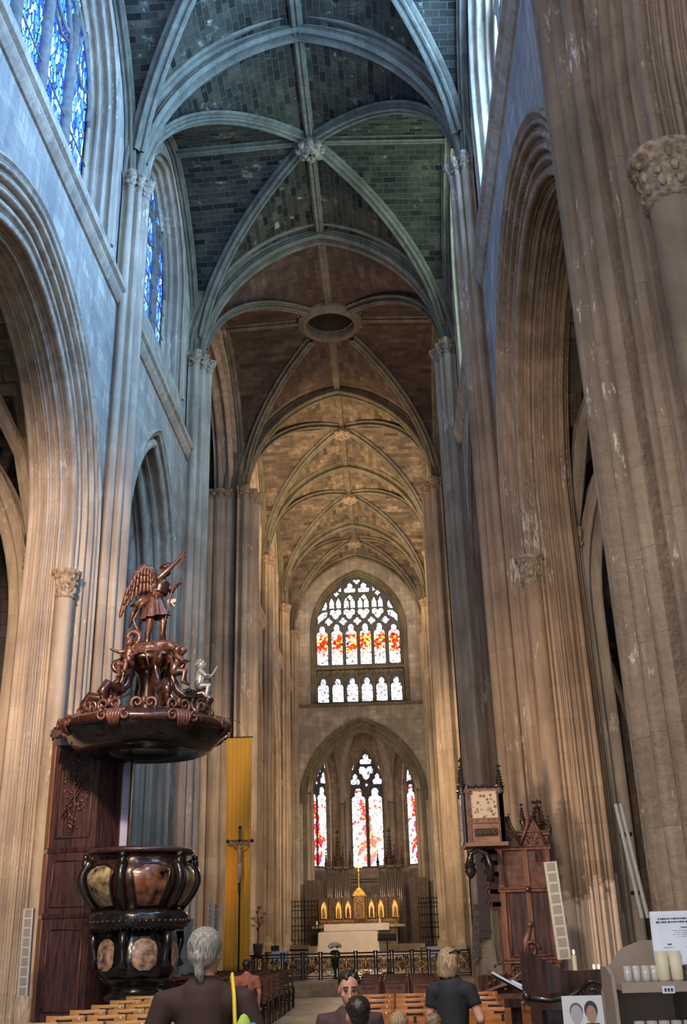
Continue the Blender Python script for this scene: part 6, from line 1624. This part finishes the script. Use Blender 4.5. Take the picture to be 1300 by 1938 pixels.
def person(loc, rz, H, label, skin, hair, top, trousers, seated=False, hairstyle='short', arms=None, headyaw=0, headpitch=0, sw=.19, sleeve=.5, lean=0, detail_face=True):
    """H standing height; local frame faces +Y"""
    root = empty('person', loc, rz, label, 'person'); k = H/1.65; V = lambda x, y, z: (x*k, y*k, z*k)
    hz = .47/k if seated else .88
    dz = hz-.88
    S = lambda x, y, z: V(x, y+lean*(z-.88), z+dz)
    b = MB()
    limb(b, [S(0, 0, .9), S(0, .0, 1.02), S(0, .01, 1.18), S(0, 0, 1.32), S(0, -.01, 1.37)], [.13*k, .115*k, .13*k, .125*k, .07*k], 12)
    for sg in (-1, 1): b.ball(S(sg*.10, 0, 1.3), (.09*k, .08*k, .07*k), 10, 7)
    b.tube([S(0, -.012, 1.36), S(0, .0, 1.46)], [.052*k, .047*k], 10)
    P = head(b, S(0, .012, 1.535), k, headyaw, headpitch)
    A = arms or [[(-sw, -.01, 1.33), (-sw-.06, -.03, 1.08), (-sw-.04, .06, .85)], [(sw, -.01, 1.33), (sw+.06, -.03, 1.08), (sw+.04, .06, .85)]]
    for a, sg in zip(A, (-1, 1)):
        q = [S(*p) for p in a]; limb(b, [S(sg*.1, 0, 1.33)]+q, [.06*k, .055*k, .042*k, .026*k], 10)
        d = Vector(q[2])-Vector(q[1]); hand(b, q[2], d, sg, up=Vector((0, 1, .01)), curl=.45, s=k)
    for sg in (-1, 1):
        if seated: L = [S(sg*.09, 0, .88), V(sg*.11, .42, hz+.02), V(sg*.11, .42, .1)]
        else: L = [S(sg*.09, 0, .86), V(sg*.10, .02, .47), V(sg*.10, -.02, .09)]
        limb(b, L, [.095*k, .062*k, .04*k], 10); f = L[2]; b.tube([(f[0], f[1]-.05*k, .04*k), (f[0], f[1]+.15*k, .03*k)], [.04*k, .032*k], 8)
    remesh(b.build('body', skin, root), .011, 3)
    # shirt
    t = MB()
    limb(t, [S(0, 0, .84), S(0, .0, .98), S(0, .01, 1.16), S(0, 0, 1.31), S(0, -.01, 1.355)], [.155*k, .142*k, .152*k, .142*k, .085*k], 14)
    for sg in (-1, 1): t.ball(S(sg*.10, 0, 1.3), (.11*k, .1*k, .085*k), 12, 8); t.ball(S(sg*.07, 0, .86), (.12*k, .13*k, .09*k), 10, 7)
    for a, sg in zip(A, (-1, 1)):
        p0, p1 = Vector(S(*a[0])), Vector(S(*a[1])); e = p0.lerp(p1, .35+sleeve*.6)
        t.tube([S(sg*.08, 0, 1.325), p0, e], [.075*k, .075*k, .064*k], 12)
    remesh(t.build('t_shirt', top, root), .012, 3)
    tr_ = MB()
    for sg in (-1, 1):
        if seated: L = [S(sg*.09, 0, .88), V(sg*.11, .42, hz+.02), V(sg*.11, .42, .14)]
        else: L = [S(sg*.085, 0, .84), V(sg*.10, .02, .47), V(sg*.10, -.02, .1)]
        limb(tr_, L, [.115*k, .085*k, .06*k], 10)
    tr_.ball(S(0, 0, .86), (.17*k, .13*k, .11*k), 12, 8)
    remesh(tr_.build('trousers', trousers, root), .014, 2)
    for sg in (-1, 1):
        f = V(sg*(.11 if seated else .10), .42 if seated else -.02, 0); s = MB(); s.ball((f[0], f[1]+.06*k, .045*k), (.05*k, .14*k, .045*k), 12, 7); s.build('shoe', 'shoe', root, smooth=True)
    if detail_face:
        e = MB(); [e.ball(P(x, .086, .014), (.014*k, .009*k, .007*k), 8, 6) for x in (-.03, .03)]; e.build('eyes', 'hairdark', root, smooth=True)
        e = MB(); [e.tube([P(x-.017, .09, .037), P(x, .096, .041), P(x+.017, .088, .036)], .005*k, 5) for x in (-.03, .03)]; e.build('eyebrows', 'hairdark', root, smooth=True)
        e = MB(); e.tube([P(-.022, .093, -.064), P(0, .101, -.062), P(.022, .093, -.064)], [.003*k, .006*k, .003*k], 6); e.build('lips', 'lips', root, smooth=True)
    h = MB(); s_ = k; rnd = random.Random(11)
    def HP(x, y, z): return P(x, y, z)
    R = Rz(headyaw) @ Rx(headpitch)
    if hairstyle == 'bun':
        h.ball(HP(0, -.022, .042), (.092*k, .105*k, .098*k), 18, 12, R); h.ball(HP(0, -.055, .0), (.08*k, .07*k, .07*k), 14, 9, R); h.ball(HP(0, -.12, -.015), (.032*k, .025*k, .03*k), 10, 7, R)
        h.tube([HP(0, -.115, -.03), HP(.01, -.11, -.09), HP(.012, -.09, -.13)], [.026*k, .028*k, .012*k], 8)
    elif hairstyle == 'bob':
        h.ball(HP(0, -.02, .045), (.092*k, .106*k, .095*k), 18, 12, R)
        for a in [PI*.95+PI*1.1*i/12 for i in range(13)]:
            x, y = .082*math.cos(a), .075*math.sin(a)-.02; h.tube([HP(x*.95, y, .06), HP(x*1.12, y*1.1, -.03), HP(x*1.05, y*1.12, -.12-.02*rnd.random())], [.03*k, .03*k, .014*k], 7)
    else:
        h.ball(HP(0, -.034, .056), (.086*k, .094*k, .083*k), 18, 12, R); h.ball(HP(0, -.06, .0), (.074*k, .05*k, .06*k), 12, 8, R)
        for i in range(90):
            a = rnd.random()*2*PI; e = rnd.random()*PI/2; x, y, z = .086*math.cos(a)*math.cos(e), .097*math.sin(a)*math.cos(e)-.024, .055+.084*math.sin(e)
            if y > .03 and z < .088: continue
            h.ball(HP(x, y, z), .013*k, 5, 4)
    hh = h.build('hair', hair, root); remesh(hh, .009, 2)
    return root, k, S, P
# grey haired woman, seen from behind
r, k, S, P = person((.72, 5.65, 0), .06, 1.62, 'person with grey hair tied back, dark brown t-shirt and yellow shoulder strap, seen from behind', 'skin', 'hairgrey', 'browntee', 'denim', hairstyle='bun', headyaw=-.25, sw=.205,
   arms=[[(-.205, -.01, 1.31), (-.285, -.04, 1.07), (-.24, .12, .9)], [(.205, -.01, 1.31), (.30, -.06, 1.06), (.27, .12, .92)]], sleeve=.55)
m = MB(); m.tube([S(.12, .08, 1.36), S(.145, -.03, 1.43), S(.165, -.13, 1.34), S(.175, -.165, 1.2), S(.19, -.165, 1.06)], .02, 8, flat=.5); m.build('shoulder_strap', 'strap', r, smooth=True)
bg = empty('shoulder_bag', tuple(r.matrix_basis @ Vector(S(.22, -.16, 1.06))), .06, 'lime and blue cloth bag hanging behind the grey haired woman', 'bag')
m = MB(); m.ball((0, -.02, 0), (.055, .05, .2), 14, 10); m.build('side_panel', 'bag1', bg, smooth=True); m = MB(); m.ball((.045, -.01, -.02), (.06, .055, .18), 14, 10); m.build('front_panel', 'bag2', bg, smooth=True)
# woman in black t-shirt, turned to the right
r, k, S, P = person((2.13, 9.0, 0), -.35, 1.44, 'person with a blond bob and black t-shirt standing by the right hand reading desk', 'skin', 'hairblond', 'blacktee', 'black', hairstyle='bob', headyaw=-.75, headpitch=-.1, sw=.175,
   arms=[[(-.175, -.01, 1.31), (-.22, -.02, 1.05), (-.16, .08, .83)], [(.175, -.01, 1.31), (.27, -.04, 1.07), (.2, .16, .93)]], sleeve=.35)
m = MB(); m.tube([P(.07, .06, .1), P(.085, 0, .11), P(.08, -.06, .08)], .008*k, 5); [m.ball(P(x, .05, .105), (.026*k, .012*k, .018*k), 8, 6) for x in (.06, .02)]; m.build('sunglasses', 'black', r, smooth=True)
person((1.31, 8.9, 0), PI+.1, 1.74, 'seated person with short dark hair and plum brown t-shirt, facing the camera', 'skin2', 'hairdark', 'plumtee', 'denim', seated=True, headyaw=0, headpitch=-.12, sw=.19, lean=-.05)
person((1.43, 7.4, 0), .15, 1.52, 'seated person with short dark hair and pale blue shirt, back to the camera', 'skin', 'hairdark', 'bluetee', 'denim', seated=True, headyaw=.15, sw=.17)
person((1.95, 8.25, 0), .05, 1.16, 'child with sandy hair seated just left of the woman in black', 'skin', 'hairsand', 'plumtee', 'denim', seated=True, sw=.15)
person((1.70, 7.6, 0), -.2, 1.28, 'small child with light brown hair, half hidden behind the dark haired person in pale blue', 'skin', 'hairblond', 'plumtee', 'denim', seated=True, sw=.14)
person((1.1, 7.1, 0), .4, 1.13, 'child with curly light brown hair seated at the left of the group', 'skin', 'hairsand', 'bluetee', 'denim', seated=True, sw=.14)
person((-.95, 19.2, 0), .1, 1.5, 'distant seated person in a salmon top among the far left dark chairs', 'skin2', 'hairdark', 'redtee', 'denim', seated=True)
# stools carrying the seated people
def bench(x, y, w, h, label):
    root = empty('low_stool', (x, y, 0), 0, label, 'stool'); m = MB(); m.box((0, 0, h-.015), (w, .34, .03)); m.build('seat', 'orangewood', root)
    for sx in (-1, 1):
        for sy in (-1, 1): l = MB(); l.tube([(sx*(w/2-.04), sy*.13, 0), (sx*(w/2-.04), sy*.13, h-.02)], .018, 6); l.build('leg', 'orangewood', root)
bench(1.31, 8.9, .42, .33, 'stool under the seated person in the plum t-shirt'); bench(1.42, 7.4, .38, .33, 'stool under the person in pale blue')
bench(1.95, 8.25, .3, .36, 'stool under the sandy haired child'); bench(1.70, 7.6, .18, .35, 'stool under the small child with light brown hair'); bench(1.1, 7.1, .2, .36, 'stool under the curly haired child')
